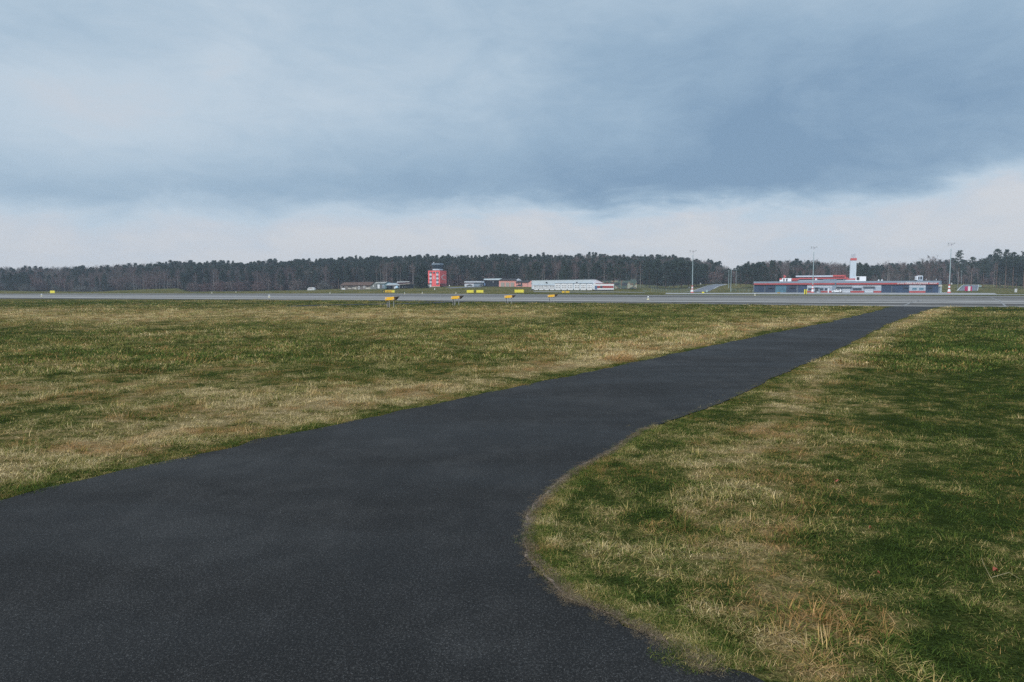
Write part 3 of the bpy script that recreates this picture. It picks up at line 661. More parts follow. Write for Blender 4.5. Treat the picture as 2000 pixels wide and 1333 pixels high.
rb(a_, 'casing', LGREY, [(1790.5, 538.8, 1802, 548.6)]); rb(a_, 'panel', WHITE, [(1790.8, 539, 1801, 540.4), (1790.8, 539, 1792.2, 547)], -4.9, .15); rb(a_, 'louvre', BLACK, [(1792.6, 540.6, 1795, 546)], -4.88, .2); rb(a_, 'louvre', BLACK, [(1796.8, 540.6, 1800, 546)], -4.88, .2)
rb(a_, 'scoop', WHITE, [(1787, 540.5, 1790.5, 542.6), (1787, 544.4, 1790.5, 546.6)])
a_ = roofthing('satellite_dish', 'round white satellite dish on the terminal roof behind the middle mast', 'dish', 1593); m_ = MB(); p = a_.location
m_.tube((p.x, p.y, zr - .1), (p.x, p.y, zr + .9), .06); m_.part('post', STEEL, a_)
m_ = MB(); m_.tube((p.x, p.y - .1, zr + 1.0), (p.x, p.y + .1, zr + 1.0), .48, .30, 14); m_.part('reflector', WHITE, a_)
for px, lab in ((1715.5, 'left of the two small white hooded roof vents mid terminal'), (1722, 'right of the two small white hooded roof vents mid terminal')):
    a_ = roofthing('roof_vent', lab, 'vent', px, 'hooded roof vents', -3); p = a_.location; m_ = MB(); m_.tube((p.x, p.y, zr - .1), (p.x, p.y, zr + .35), .2); m_.part('stack', WHITE, a_); m_ = MB(); m_.dome((p.x, p.y, zr + .3), .48, .35); m_.part('hood', WHITE, a_)
for px, lab in ((1808.5, 'thin white roof post right of the two-window rooftop unit'), (1828, 'small white floodlight above the rounded terminal corner')):
    a_ = roofthing('roof_lamp', lab, 'lamp', px, None, -1); p = a_.location; m_ = MB(); m_.tube((p.x, p.y, zr - .1), (p.x, p.y, zr + .7), .05); m_.part('stem', STEEL, a_); m_ = MB(); m_.box(p.x - .15, p.x + .15, p.y - .1, p.y + .1, zr + .55, zr + .8); m_.part('lamp_head', WHITE, a_)
# white tower
TW = Fac(1659.4, 338, 1671.4, 337); p = TW.P(TW.S(1665), 0, 0)
t2 = thing('chimney_tower', 'tall pale grey square tower with a red cap rising behind the terminal', 'tower', (p.x, p.y, 0))
tp('shaft', pm('tower_render', (.52, .60, .66), .7, .04), [(1659.2, 509, 1671.2, 575)], root=t2, mode='p', fac=TW, off=0, th=3.1)
tp('cap', RED2, [(1659.6, 504.6, 1671.5, 509)], root=t2, mode='p', fac=TW, off=.12, th=3.34)
m_ = MB(); zb = TW.Z(1665, 504.6)
for px in (1660.2, 1662.8, 1665.3, 1668.8): q = TW.S(px, -.5); m_.tube(TW.P(q, -.5, zb), TW.P(q, -.5, zb + 1.9), .04, n=4)
for hh in (.5, 1.0, 1.5, 1.85): m_.tube(TW.P(TW.S(1660.2, -.5), -.5, zb + hh), TW.P(TW.S(1665.3, -.5), -.5, zb + hh), .03, n=4); m_.tube(TW.P(TW.S(1666.8, -.5), -.5, zb + hh * 1.1), TW.P(TW.S(1668.9, -.5), -.5, zb + hh * 1.1), .03, n=4)
m_.tube(TW.P(TW.S(1660.2, -.5), -.5, zb), TW.P(TW.S(1665.3, -.5), -.5, zb + 1.85), .025, n=4); m_.tube(TW.P(TW.S(1665.3, -.5), -.5, zb), TW.P(TW.S(1660.2, -.5), -.5, zb + 1.85), .025, n=4)
m_.tube(TW.P(TW.S(1666, -1), -1, zb), TW.P(TW.S(1666, -1), -1, zb + 2.6), .05, n=4); m_.part('antenna_rack', pm('rack_grey', (.22, .22, .27), .6), t2)

# ---------------- red control tower
zt = H + (565 - 560.5) * 342 / F
LFc = Fac(836.3, 345.3, 859.3, 342); RFc = Fac(859.3, 342, 872.2, 347.6)
p = at(856, 560, 344); t3 = thing('control_tower', 'square red control tower with a dark glass cab and a pale arc on its wall', 'control tower', (p.x, p.y, zt))
m_ = MB(); A_, B_ = LFc.P(0, 0, 0), LFc.P(LFc.L, 0, 0); C_ = RFc.P(RFc.L, 0, 0); D_ = A_ + (C_ - B_)
ztop = LFc.Z(859.3, 528.6); zbot = LFc.Z(859.3, 559.6)
def quadbox(m_, pts, z0, z1): return m_.hexa([(q.x, q.y, z0) for q in pts] + [(q.x, q.y, z1) for q in pts])
cR = pm('tower_red', (.80, .135, .14), .7, .05, .4)
quadbox(m_, [A_, B_, C_, D_], zbot, ztop); m_.part('wall', cR, t3)
m_ = MB(); cen = (A_ + B_ + C_ + D_) / 4; quadbox(m_, [cen + (q - cen) * .985 for q in (A_, B_, C_, D_)], zbot - 1.2, zbot); m_.part('plinth', CREAM, t3)
m_ = MB(); quadbox(m_, [cen + (q - cen) * 1.02 for q in (A_, B_, C_, D_)], ztop, ztop + .12); m_.part('parapet', DARK, t3)
def tl(name, mat, items, fac, off, th, root=None):
    m_ = MB()
    for it in items: fac.bp(m_, *it, off, th)
    return m_.part(name, mat, root or t3)
for a_, top in ((839, 534), (852.2, 532)):
    tl('window_band', PALE, [(a_, top, a_ + 4.3, 556.2)], LFc, .06, .1)
    for r_ in ((531.4, 534.6), (538.8, 542.2), (546, 549.6), (553.2, 556.4)): w_ = tl('window', WIN, [(a_ + .2, r_[0], a_ + 4.1, r_[1])], LFc, .14, .1); tl('frame', PALE, [(a_ + 2.2, r_[0], a_ + 2.7, r_[1])], LFc, .18, .05, w_)
w_ = tl('window', WIN, [(845.4, 531.4, 849.2, 534.4)], LFc, .14, .1); tl('frame', PALE, [(847, 531.4, 847.4, 534.4)], LFc, .18, .05, w_)
pkw = pm('pale_pink_letters', (.72, .50, .50), .6)
tl('wall_letters', pkw, [(845.6, 544.2, 849.8, 545.2), (845.6, 542.6, 849.8, 543.6), (846.8, 541, 849.4, 541.8), (845.8, 539.8, 848.6, 540.5), (846.4, 539, 847.6, 541.6)], LFc, .12, .1)
m_ = MB(); cq, cz = RFc.S(868.2), RFc.Z(868.2, 542.3); sx_ = (RFc.S(868.2) - RFc.S(861.8)); sz_ = 1.35; pts = []
for k in range(15):
    a_ = R(62) + R(236) * k / 14; pts.append((a_, .14 + .20 * math.sin(math.pi * k / 14)))
vs = []
for a_, w2 in pts:
    for s_ in (1, 1 - w2): vs.append(RFc.P(cq + sx_ * .98 * s_ * math.cos(a_), .10, cz + sz_ * s_ * math.sin(a_)))
vs += [v - RFc.n * .12 for v in vs]; N_ = 30
m_.add(vs, [(2 * k, 2 * k + 1, 2 * k + 3, 2 * k + 2) for k in range(14)] + [(2 * k, 2 * k + 2, N_ + 2 * k + 2, N_ + 2 * k) for k in range(14)] + [(2 * k + 1, N_ + 2 * k + 1, N_ + 2 * k + 3, 2 * k + 3) for k in range(14)]); m_.part('arc_emblem', pkw, t3)
def octa(c, rx, z, n=8): return [Vector((c.x + rx * math.cos(R(22.5) + 2 * math.pi * i / n), c.y + rx * math.sin(R(22.5) + 2 * math.pi * i / n), z)) for i in range(n)]
cc = at(855.0, 522, 346.5); mpx = 346.5 / F
def ring(m_, r0, z0, r1, z1, n=8): m_.add(octa(cc, r0, z0) + octa(cc, r1, z1), [(i, (i + 1) % n, n + (i + 1) % n, n + i) for i in range(n)] + [tuple(range(n - 1, -1, -1)), tuple(range(n, 2 * n))]); return m_
zz = lambda r_: H + (565 - r_) * 344 / F
ring(MB(), 10.4 * mpx, ztop + .1, 10.4 * mpx, zz(526)).part('cab_base', PALE, t3)
cab = ring(MB(), 9.6 * mpx, zz(526), 11.6 * mpx, zz(517.6)).part('cab_glazing', WIN, t3)
m_ = MB(); P0, P1 = octa(cc, 9.7 * mpx, zz(526)), octa(cc, 11.7 * mpx, zz(517.6))
for a_, b_ in zip(P0, P1): m_ = MB(); m_.tube(a_, b_, .07, n=4); m_.part('mullion', DARK, cab)
ring(MB(), 12.2 * mpx, zz(517.6), 11.8 * mpx, zz(515.4)).part('cab_roof', GREY, t3)
m_ = MB(); q = at(847.3, 515, 346); m_.tube((q.x, q.y, zz(515.6)), (q.x, q.y, zz(513.6)), .06); m_.dome((q.x, q.y, zz(513.8)), .26); m_.part('roof_beacon', WHITE, t3)
tl('porch', DARK, [(861.5, 554.4, 873.5, 555.4)], RFc, 1.6, 1.6); tl('porch_rail', pm('porch_rust', (.22, .06, .06), .7), [(862, 556, 873, 559.5)], RFc, 1.5, .1)

# ---------------- other buildings
def block(name, label, cat, fac, px, row, parts, zb=None):
    q = fac.S(px); p = fac.P(q, 0, 0); r = thing(name, label, cat, (p.x, p.y, zb if zb is not None else fac.Z(px, row)))
    made = {}
    for nm, mat, items, off, th, *par in parts:
        m_ = MB()
        for it in items: (fac.bp(m_, *it, off, th) if len(it) == 4 and not isinstance(it[0], tuple) else fac.poly(m_, it, off, th))
        o = m_.part(nm, mat, made[par[0]] if par else r); made[nm] = o
    return r
# white shed hall with porthole doors
WF = Fac(1040, 292, 1176, 292); 
CAM1 = pm('camo', (.2, .2, .2))
hw = block('storage_hall', 'long white storage hall with rows of small round portholes in its doors', 'hall', WF, 1108, 567.2, [
    ('wall', pm('hall_white', (.60, .68, .75), .6, .04), [[(1040, 568.5), (1040, 547.6), (1160, 545.8), (1164, 546.4), (1177, 551.6), (1177, 568.5)]], 0, 14),
    ('roof_edge', DARK, [[(1039.6, 547.6), (1039.6, 547.0), (1160, 545.1), (1164, 545.7), (1177.6, 551), (1177, 551.6), (1164, 546.4), (1160, 545.8)]], .2, 14.5),
    ('floodlight', BLACK, [(1065.6, 551.4, 1068.8, 553)], .35, .4), ('floodlight', BLACK, [(1125.4, 551.2, 1127.6, 552.6)], .35, .4),
    ('track_rail', GREY, [(1041, 557, 1083, 557.6), (1083.5, 553.2, 1159, 553.9)], .3, .3)])
doors = [(1041.2 + 10.6 * i, 1051.2 + 10.6 * i, 557.8) for i in range(4)] + [(1084, 1095, 554.2), (1096.2, 1107.2, 554.2), (1108.2, 1119.4, 554.2), (1121.6, 1132, 554.4), (1134.2, 1144.8, 554.6), (1146.4, 1157, 554.8)]
for a_, b_, top in doors:
    m_ = MB(); WF.bp(m_, a_, top, b_, 566.9, .2, .2); d_ = m_.part('hall_door', WHITE, hw)
    for r_ in ((559.6, 562.9) if top > 556 else (558.6, 562.4)):
        for k in range(3):
            px = a_ + (b_ - a_) * (.22 + .28 * k); q = WF.S(px, .2); z_ = WF.Z(px, r_, .2); m_ = MB(); m_.tube(WF.P(q, .18, z_), WF.P(q, .24, z_), .19, n=10); m_.part('porthole', BLACK, d_)
m_ = MB()
for a_ in [d[1] + .6 for d in doors]: m_ = MB(); WF.bp(m_, a_ - .75, 565.2, a_ + .75, 567.2, .3, .3); m_.part('door_stop', BLACK, hw)
AF = Fac(1159, 288, 1199, 288)
an = block('office_annex', 'small flat white annex with a strip of red and blue window panels', 'annex', AF, 1180, 566, [
    ('wall', WHITE, [(1160.5, 554.2, 1199, 566.2)], 0, 8), ('roof_trim', RED, [(1163, 553.8, 1199.2, 554.4)], .15, 8.2), ('foundation', BLUEW, [(1161.5, 565.4, 1198.6, 567.2)], -.1, 7.6),
    ('corner_window', BLUEW, [(1161.6, 558.6, 1166.4, 565.4)], .08, .15)])
x_ = 1166.6
for wd, mt in ((6, RED), (4.4, WIN), (3, RED), (4, RED), (6, RED), (5.5, RED), (3, RED)):
    m_ = MB(); AF.bp(m_, x_, 558.8, x_ + wd - .35, 562.8, .1, .15); m_.part('window_panel', mt, an); x_ += wd
# camouflage shelter
m_cam, nt, b = new_mat('camouflage_paint'); tcc = nt.nodes.new('ShaderNodeTexCoord'); nn_ = noise(nt, E(nt, tcc.outputs['Object']), .42, 2, .5, .6)
rp = nt.nodes.new('ShaderNodeValToRGB'); rp.color_ramp.interpolation = 'CONSTANT'; e = rp.color_ramp.elements; e[0].color = (.09, .13, .12, 1); e[1].position = .47; e[1].color = (.13, .17, .14, 1)
for pp, cl_ in ((.53, (.20, .115, .085, 1)), (.585, (.35, .37, .30, 1))): k = e.new(pp); k.color = cl_
nt.links.new(nn_.s, rp.inputs[0]); nt.links.new(rp.outputs[0], b.inputs['Base Color']); b.inputs['Roughness'].default_value = .9
CF = Fac(1180, 318, 1244, 318)
block('aircraft_shelter', 'camouflage painted shelter in green, brown and cream patches', 'shelter', CF, 1212, 562, [
    ('wall', m_cam, [[(1180.5, 564), (1180.5, 548.2), (1232, 547.6), (1238, 546.2), (1241, 546.2), (1243.6, 549), (1243.8, 564)]], 0, 12),
    ('roof', ROOF, [[(1180, 548.2), (1180, 547.4), (1232, 546.9), (1232, 547.6)]], .2, 12.4), ('window', DARK, [(1201, 553.4, 1209.4, 557.4)], .08, .1), ('window', DARK, [(1215, 553, 1225, 558)], .08, .1), ('vent', BLACK, [(1181, 552.4, 1189, 553.4), (1192, 552.4, 1199, 553.4)], .1, .1)])
# salmon garages and neighbours
GF = Fac(974, 334, 1009, 334)
block('garage_building', 'salmon pink garage with three grey roller doors and a dark roof', 'garage', GF, 990, 560.6, [
    ('wall', PINK, [(974.6, 547.8, 1008.5, 562)], 0, 10), ('roof', ROOF, [[(974, 547.9), (981, 544.6), (1007, 544.6), (1008.9, 547.9)]], .5, 11),
    ('gable', PALE, [[(1006.6, 551), (1006.6, 547.2), (1012.6, 544.3), (1019.5, 548.4), (1019.5, 551)]], -2, 6)] +
    [('roller_door', pm('roller_grey', (.36, .35, .32), .6, .1), [(a_, 552.2, a_ + 7.2, 560.8)], .12, .2) for a_ in (978, 987.6, 997)])
G2 = Fac(1006, 331, 1040, 331)
block('gatehouse', 'small salmon pink house with two square windows beside the white hall', 'house', G2, 1024, 559.8, [
    ('wall', PINK, [(1007.5, 551.6, 1031, 561.5)], 0, 8), ('gable_wall', PINK, [[(1031, 561.5), (1031, 551.8), (1036.8, 548.6), (1040.4, 550), (1040.4, 561.5)]], .2, 8),
    ('roof', ROOF, [[(1006.6, 551.8), (1012, 548.4), (1036.4, 548.2), (1031, 551.8)]], .5, 8.6), ('window', WIN, [(1008.4, 553.8, 1010, 555.2)], .1, .1), ('window', WIN, [(1012, 553.8, 1014, 555.2)], .1, .1),
    ('door', WIN, [(1017.2, 553, 1019.6, 559.6)], .12, .1), ('window', WIN, [(1037.4, 552.6, 1038.6, 555.8)], .3, .1), ('drainpipe', GREY, [(1030.6, 552, 1031.2, 560)], .3, .1)])
G3 = Fac(906, 340, 980, 334)
block('hangar_office', 'low blue-grey office with a pale curved canopy left of the pink garage', 'office', G3, 925, 560, [
    ('wall', PALE, [(907.4, 550, 925.5, 561.5)], 0, 9), ('roof', DARK, [(906.8, 548.6, 945, 550)], .3, 10), ('canopy', LGREY, [(925.5, 550, 946, 552.4)], .4, 9), ('canopy_light_band', PALE, [(907, 550, 940, 552)], .5, 9.4), ('stripe', pm('mauve_stripe', (.20, .16, .20), .6), [(907.4, 553.2, 925, 554.6)], .08, .1),
    ('glazing', WIN, [(925.6, 552.4, 944, 554.6)], .1, 8), ('counter_wall', GREY, [(925.6, 554.6, 943, 560)], .06, 8), ('side_door', BLUEW, [(945, 553.4, 948, 558.6)], .2, 1)])
block('glazed_hangar', 'dark glazed hangar front under a flat sky-blue roof edge', 'hangar', G3, 960, 560, [
    ('glass_front', pm('hangar_glass', (.018, .025, .04), .2, .4, .4), [(946, 548.8, 975.2, 560.6)], -.5, 12), ('roof_edge', pm('sky_blue_trim', (.50, .60, .68), .5), [[(945, 547.4), (945, 544.8), (981, 544.2), (974, 547.4)]], .6, 13),
    ('header', GREY, [(951, 548.8, 975, 549.6)], -.3, .2), ('post', DARK, [(956.6, 549.6, 957, 560.4)], -.3, .2), ('post', DARK, [(966.4, 549.6, 966.8, 560.4)], -.3, .2), ('lamp', PALE, [(962.8, 550, 963.8, 552)], -.2, .2)])
# ruined long shed, teal hut, open shelters
RF_ = Fac(664, 330, 732, 322)
rr0 = block('brick_shed', 'long weathered brick shed with a brown corrugated roof and pale patched openings', 'shed', RF_, 700, 566, [
    ('wall', BRICK, [(664.8, 557.4, 723, 567.5)], 0, 9), ('roof', RUST, [[(664, 557.8), (672, 552), (731, 551.2), (724, 557.8)]], .5, 8), ('gable_wall', pm('grey_gable', (.17, .19, .19), .9, .2), [[(723, 567), (723, 557.6), (730.4, 551.6), (735.6, 556), (735.6, 567)]], .1, 8.6)])
for a_, b_, r0_, r1_, mt in ((667, 674, 563, 566.2, OFFW), (679.4, 686, 562.6, 564.8, CREAM), (714, 723.4, 562, 565, CREAM), (688, 692, 562, 564, CREAM), (692, 698, 561, 565.6, CREAM)): tl('plaster_patch', mt, [(a_, r0_, b_, r1_)], RF_, .08, .12, rr0)
for a_, b_, r0_, r1_ in ((669, 671.6, 559.4, 562.6), (680.6, 682.4, 559.4, 562), (684, 686, 559, 562.6), (688, 690, 559.4, 561.4), (692, 693.6, 560, 562), (711, 713, 559.4, 562.4), (717, 718.4, 559.4, 561.6), (696, 697.4, 561.6, 564.6)): tl('window', BLACK, [(a_, r0_, b_, r1_)], RF_, .12, .12, rr0)
for px, r0_, wq, hq in ((701.4, 562.4, 2.3, 3.6), (711.6, 561, 2.6, 2.6)):
    for k_, sc_2, mt in ((0, 1, OFFW), (1, .5, BLACK)):
        m_ = MB(); n_ = 14; cq, cz = RF_.S(px), RF_.Z(px, r0_); o_ = .14 + .05 * k_; vs = [RF_.P(cq + wq * .24 * sc_2 * math.cos(6.283 * i / n_), o_ - d_, cz + hq * .24 * sc_2 * math.sin(6.283 * i / n_)) for d_ in (0, .1) for i in range(n_)]
        m_.add(vs, [(i, (i + 1) % n_, n_ + (i + 1) % n_, n_ + i) for i in range(n_)] + [tuple(range(n_))]); m_.part('round_opening', mt, rr0)
m_ = MB(); m_ = MB(); RF_.bp(m_, 728.6, 557.2, 730, 561, .18, .1); m_.part('gable_window', OFFW, rr0)
HF = Fac(734, 322, 764, 322)
block('boarded_hut', 'teal boarded hut with big white double doors behind the runway sign', 'hut', HF, 748, 564.4, [
    ('wall', TEALW, [[(734, 566), (734, 554), (750, 553.6), (757, 551.8), (763, 555), (763, 566)]], 0, 7), ('roof', pm('pale_roof', (.40, .42, .42), .7, .2), [[(732, 554.2), (734, 551.4), (757, 551), (751, 554)]], .4, 7.6),
    ('double_door', WHITE, [(735, 556.2, 741.6, 564)], .12, .2), ('side_door', BRICK, [(742.6, 556.6, 746, 564)], .12, .2), ('door', LGREY, [(746.4, 556.6, 750.8, 563.8)], .12, .2), ('door_gap', BLACK, [(747.6, 558.6, 748.6, 563.6)], .18, .1)])
SF = Fac(752, 318, 812, 322)
block('open_shelter', 'open-fronted shelter with pale blue sheet roof and blue tarpaulin inside', 'shelter', SF, 768, 563.6, [
    ('roof', pm('pale_blue_sheet', (.42, .50, .56), .5, .12), [[(755, 556.6), (761, 553.4), (774, 553), (780, 556), (779, 557.2)]], .6, 7), ('lean_to_roof', OFFW, [[(754, 557), (765, 556), (781, 556.8), (781, 557.8), (754, 557.9)]], 1.2, 4),
    ('back_wall', DARK, [(755, 557.6, 781, 564)], -3, .3), ('tarpaulin', BLUEW, [(755.4, 559, 764.4, 563.6)], -.5, .6), ('side_wall', TEALW, [(753.4, 556, 755.2, 564.2)], .1, 6), ('post', OFFW, [(767.6, 557.6, 768.2, 563.8)], .9, .2), ('post', OFFW, [(779.6, 557.6, 780.2, 563.8)], .9, .2)])
block('lean_to_barn', 'dark barn with maroon roof and a long white ridge right of the open shelter', 'barn', SF, 796, 563, [
    ('roof', pm('maroon_roof', (.10, .05, .06), .7, .2), [[(774, 555.8), (778, 552), (804, 551.6), (800, 554.2)]], .4, 8), ('ridge', OFFW, [[(777, 552.2), (778, 550.4), (799.6, 550), (800, 551.4)]], .5, 3), ('eaves_board', CREAM, [[(780, 557), (780, 556), (800, 554), (800, 555)]], .7, .4),
    ('wall', DARK, [(781, 555.4, 808, 563.4)], -1, 7), ('junk_panel', OFFW, [(785, 559.5, 787, 562.5), (789, 560.6, 795, 561.6)], -.8, .3)])
q = at(774.6, 562, 314); hl = thing('parked_microlight', 'rounded white and blue microlight cabin parked under the open shelter roof', 'aircraft', (q.x, q.y, q.z - .4)); m_ = MB(); m_.dome((q.x + .1, q.y, q.z - .4), .85, 1.2, 12, 5); m_.part('canopy_nose', pm('pale_cyan_shell', (.35, .52, .66), .3), hl, smooth=True)
m_ = MB(); m_.prism([(q.x - 1.1, q.z - .5), (q.x - .9, q.z + .5), (q.x - .2, q.z + .6), (q.x + .1, q.z - .5)], 'y', q.y - .5, q.y + .3); m_.part('fuselage', WHITE, hl); m_ = MB(); m_.tube((q.x - .3, q.y - .1, q.z - .75), (q.x - .3, q.y + .1, q.z - .75), .22, n=12); m_.part('wheel', BLACK, hl)
q = at(839, 561.5, 338); kz = q.z; kk_ = thing('equipment_shed', 'small white box shed at the left foot of the red tower', 'shed', (q.x, q.y, kz)); m_ = MB(); m_.box(q.x - .9, q.x + .8, q.y, q.y + 2, kz - .5, kz + 1.35); m_.part('wall', WHITE, kk_); m_ = MB(); m_.box(q.x - 1, q.x + .9, q.y - .1, q.y + 2.1, kz + 1.35, kz + 1.45); m_.part('roof', OFFW, kk_); m_ = MB(); m_.box(q.x - .3, q.x + .2, q.y - .05, q.y, kz - .2, kz + 1.0); m_.part('door', PALE, kk_)
# rounded white kiosk far left
q = G(607, 567.4); ks = .232; Yk = q.y; ks = Yk / F
kd = thing('rounded_kiosk', 'white round-shouldered trailer kiosk with faded pink lettering in the left field', 'kiosk', tuple(q))
prof = [(-7, 0), (-6.6, 2.6), (-5, 5), (-3, 5.9), (3.5, 6), (6, 4.8), (7, 3), (7.2, 0)]; m_ = MB(); m_.prism([(q.x + a_ * ks, q.z + b_ * ks - .1) for a_, b_ in prof], 'y', q.y, q.y + 2.4); m_.part('shell', OFFW, kd)
m_ = MB(); m_.box(q.x + 2.2 * ks, q.x + 3 * ks, q.y - .05, q.y, q.z, q.z + 3.6 * ks); m_.part('door_edge', LGREY, kd); m_ = MB(); m_.box(q.x - 4 * ks, q.x - 2.4 * ks, q.y - .04, q.y, q.z + 2.6 * ks, q.z + 3.7 * ks); m_.box(q.x - 1.8 * ks, q.x + 2 * ks, q.y - .04, q.y, q.z + 3.3 * ks, q.z + 4.2 * ks); m_.part('lettering', pm('faded_pink', (.35, .22, .26), .7), kd)
# ---------------- light masts
def ringtube(px0, segs, n=8):
    m_ = MB()
    for z0, z1, r0, r1 in segs: m_.tube((0, 0, z0), (0, 0, z1), r0, r1, n)
    return m_
ms_ = thing('light_mast', 'tall pole light mast nearest the road ramp, standing left of the terminal', 'light mast', (0, 0, 0), 'apron light masts')
ringtube(0, [(3.6, 18.3, .22, .13)], 10).part('pole', SAGE, ms_)
ringtube(0, [(-.2, .55, .80, .62), (1.55, 2.1, .42, .38), (2.95, 3.6, .36, .32)], 10).part('red_band', RED2, ms_)
ringtube(0, [(.55, 1.55, .62, .44), (2.1, 2.95, .38, .36)], 10).part('white_band', WHITE, ms_)
ringtube(0, [(18.3, 19.4, .13, .12)], 6).part('upper_white_band', OFFW, ms_)
m_ = ringtube(0, [(19.4, 20.4, .11, .1)], 6); m_.part('top_post', pm('mauve_steel', (.30, .27, .33), .5), ms_)
m_ = MB(); m_.tube((-1.25, 0, 20.3), (1.25, 0, 20.3), .07, n=5); m_.tube((-.2, 0, 20.4), (-.25, 0, 21.0), .04, n=4); m_.tube((.2, 0, 20.4), (.25, 0, 21.0), .04, n=4); m_.part('cross_arm', STEEL, ms_)
for x_, z_ in ((-1.25, 20.6), (-1.25, 19.85), (1.3, 20.6), (.45, 20.15)):
    m_ = MB(); m_.box(x_ - .22, x_ + .22, -.2, .2, z_ - .16, z_ + .16); m_.part('floodlight', STEEL, ms_, bev=.03)
p1 = G(1352, 572.3); ms_.location = p1; ms_.scale = (1, 1, 83.5 * p1.y / F / 21.0)
p2 = at(1587, 572, 312); dup(ms_, (p2.x, 312, 0), 0, (1, 1, (572 - 481.5) * 312 / F / 21), 'light mast in the middle, standing before the terminal front')
p3 = at(1853.5, 572, 298); dup(ms_, (p3.x, 298, 0), 0, (1, 1, (572 - 473.8) * 298 / F / 21), 'tallest light mast, beside the right end of the terminal')
# slim lamp poles by the road
def pole_at(px, top, base, Y, label, r=.13):
    z0 = H + (565 - base) * Y / F; q = at(px, base, Y); h_ = (base - top) * Y / F
    t_ = thing('lamp_pole', label, 'lamp pole', (q.x, Y, z0), 'pale lamp poles'); m_ = MB(); m_.tube((q.x, Y, z0 - .5), (q.x, Y, z0 + h_), r, r * .7, 6); m_.part('pole', SAGE, t_)
    m_ = MB(); m_.box(q.x - .5, q.x + .15, Y - .12, Y + .12, z0 + h_ - .1, z0 + h_ + .08); m_.part('lamp_head', STEEL, t_)
pole_at(1423, 529, 561.5, 345, 'leftmost of the pale poles beside the dark cone-shaped pine'); pole_at(1427.2, 525, 569.5, 335, 'tallest pale pole, crossing in front of the dark cone-shaped pine', .16)
pole_at(1437.4, 527, 557.5, 360, 'thin pale pole on the right edge of the dark cone-shaped pine', .10); pole_at(1870.5, 532, 562, 330, 'left of two thin pale poles behind the red-white-red box', .07); pole_at(1877, 530, 561, 330, 'right of two thin pale poles behind the red-white-red box', .07)
# ---------------- fence and guard rails
def rail(name, label, cat, pts, hgt, step, nr=2, mesh=False):
    P = [G(*p) for p in pts]; r = thing(name, label, cat, tuple(P[0])); m_ = MB()
    for a_, b_ in zip(P[:-1], P[1:]):
        for k in range(nr): o_ = Vector((0, 0, hgt * (1 - k / max(nr, 1) * .9))); m_.tube(a_ + o_, b_ + o_, .045, n=4)
    m_.part('railing_bars', FENCE, r)
    for a_, b_ in zip(P[:-1], P[1:]):
        n_ = max(1, int((b_ - a_).length / step))
        for k in range(n_ + 1):
            c_ = a_.lerp(b_, k / n_); c_.z = T(c_.x, c_.y); m_ = MB(); m_.tube(c_ - Vector((0, 0, .3)), c_ + Vector((0, 0, hgt)), .07, n=5); m_.part('post', FENCE, r)
    return r
rail('railing', 'pale green railing with posts left of the nearest-to-road mast', 'railing', [(1272, 571.6), (1348, 571.0)], 1.7, 2.0, 2)
rail('boundary_fence', 'low green boundary fence at the foot of the dark trees left of the road', 'fence', [(1243, 564.0), (1290, 563.5), (1342, 561.5)], 1.6, 3.0, 4)
rail('side_fence', 'grey mesh fence ending at the left corner of the terminal', 'fence', [(1428, 571.2), (1470, 571.6)], 1.7, 2.4, 4)
rail('hall_railing', 'pale sloping handrail on the bank right of the camouflage shelter', 'railing', [(1256, 568.6), (1268, 571.4)], .5, 3.0, 1)
# ---------------- yellow signs
def sign(px0, px1, top, base, label, mats=None, name='taxiway_sign', panels=None, group=None):
    g = G((px0 + px1) / 2, base); k = g.y / F; r = thing(name, label, 'sign', tuple(g), group); X = lambda px: g.x + (px - (px0 + px1) / 2) * k
    hh = (base - top) * k; leg = min(.15, hh * .2)
    for j, (a_, b_, mt) in enumerate(panels or [(px0, px1, YEL)]):
        m_ = MB(); m_.box(X(a_), X(b_), g.y - .12 + .02 * j, g.y + .12, g.z + leg, g.z + hh); m_.part('panel', mt, r, bev=.02)
    for a_ in (px0 + .8, px1 - .8): m_ = MB(); m_.tube((X(a_), g.y, g.z - .2), (X(a_), g.y, g.z + leg + .02), .05, n=6); m_.part('leg', STEEL, r)
    return r, X, g, k, hh
sign(98.2, 107.2, 568.2, 573.8, 'plain yellow sign alone at the far left beyond the runway')
s_, X, g, k, hh = sign(747, 771, 567.4, 572.6, 'long sign with a black location panel, an amber text panel and a yellow end', panels=[(747.2, 751.8, BLACK), (751.8, 766, AMB), (766, 770.8, YEL)])
m_ = MB(); m_.box(X(749.2), X(750), g.y - .15, g.y - .12, g.z + .25, g.z + hh - .2); m_.part('lettering', YEL, s_)
m_ = MB()
for a_ in (753.4, 756.2, 759, 761.8): m_.box(X(a_), X(a_ + 1.9), g.y - .13, g.y - .09, g.z + .3, g.z + .38); m_.box(X(a_), X(a_ + .6), g.y - .13, g.y - .09, g.z + .38, g.z + .68); m_.box(X(a_), X(a_ + 1.9), g.y - .13, g.y - .09, g.z + .6, g.z + .68)
m_.part('lettering', pm('brown_letters', (.22, .10, .02), .6), s_)
sign(911.6, 925, 567.0, 573.0, 'left of two equal plain yellow signs right of the red tower'); sign(930.4, 944.2, 567.0, 573.0, 'right of two equal plain yellow signs right of the red tower')
sign(1005, 1023, 566.2, 572.8, 'largest plain yellow sign, in front of the salmon pink garage')
sign(1097.4, 1112.2, 569.0, 573.2, 'low amber sign in two halves before the white hall', panels=[(1097.4, 1102.8, AMB), (1104.6, 1112.2, AMB)])
sign(1371, 1375.2, 570.4, 573.8, 'small square yellow marker sign right of the leftmost mast'); sign(1518, 1523.4, 571.2, 574.2, 'small ochre marker sign before the teal glazed entrance', panels=[(1518, 1523.4, pm('ochre', (.42, .28, .06), .6))])
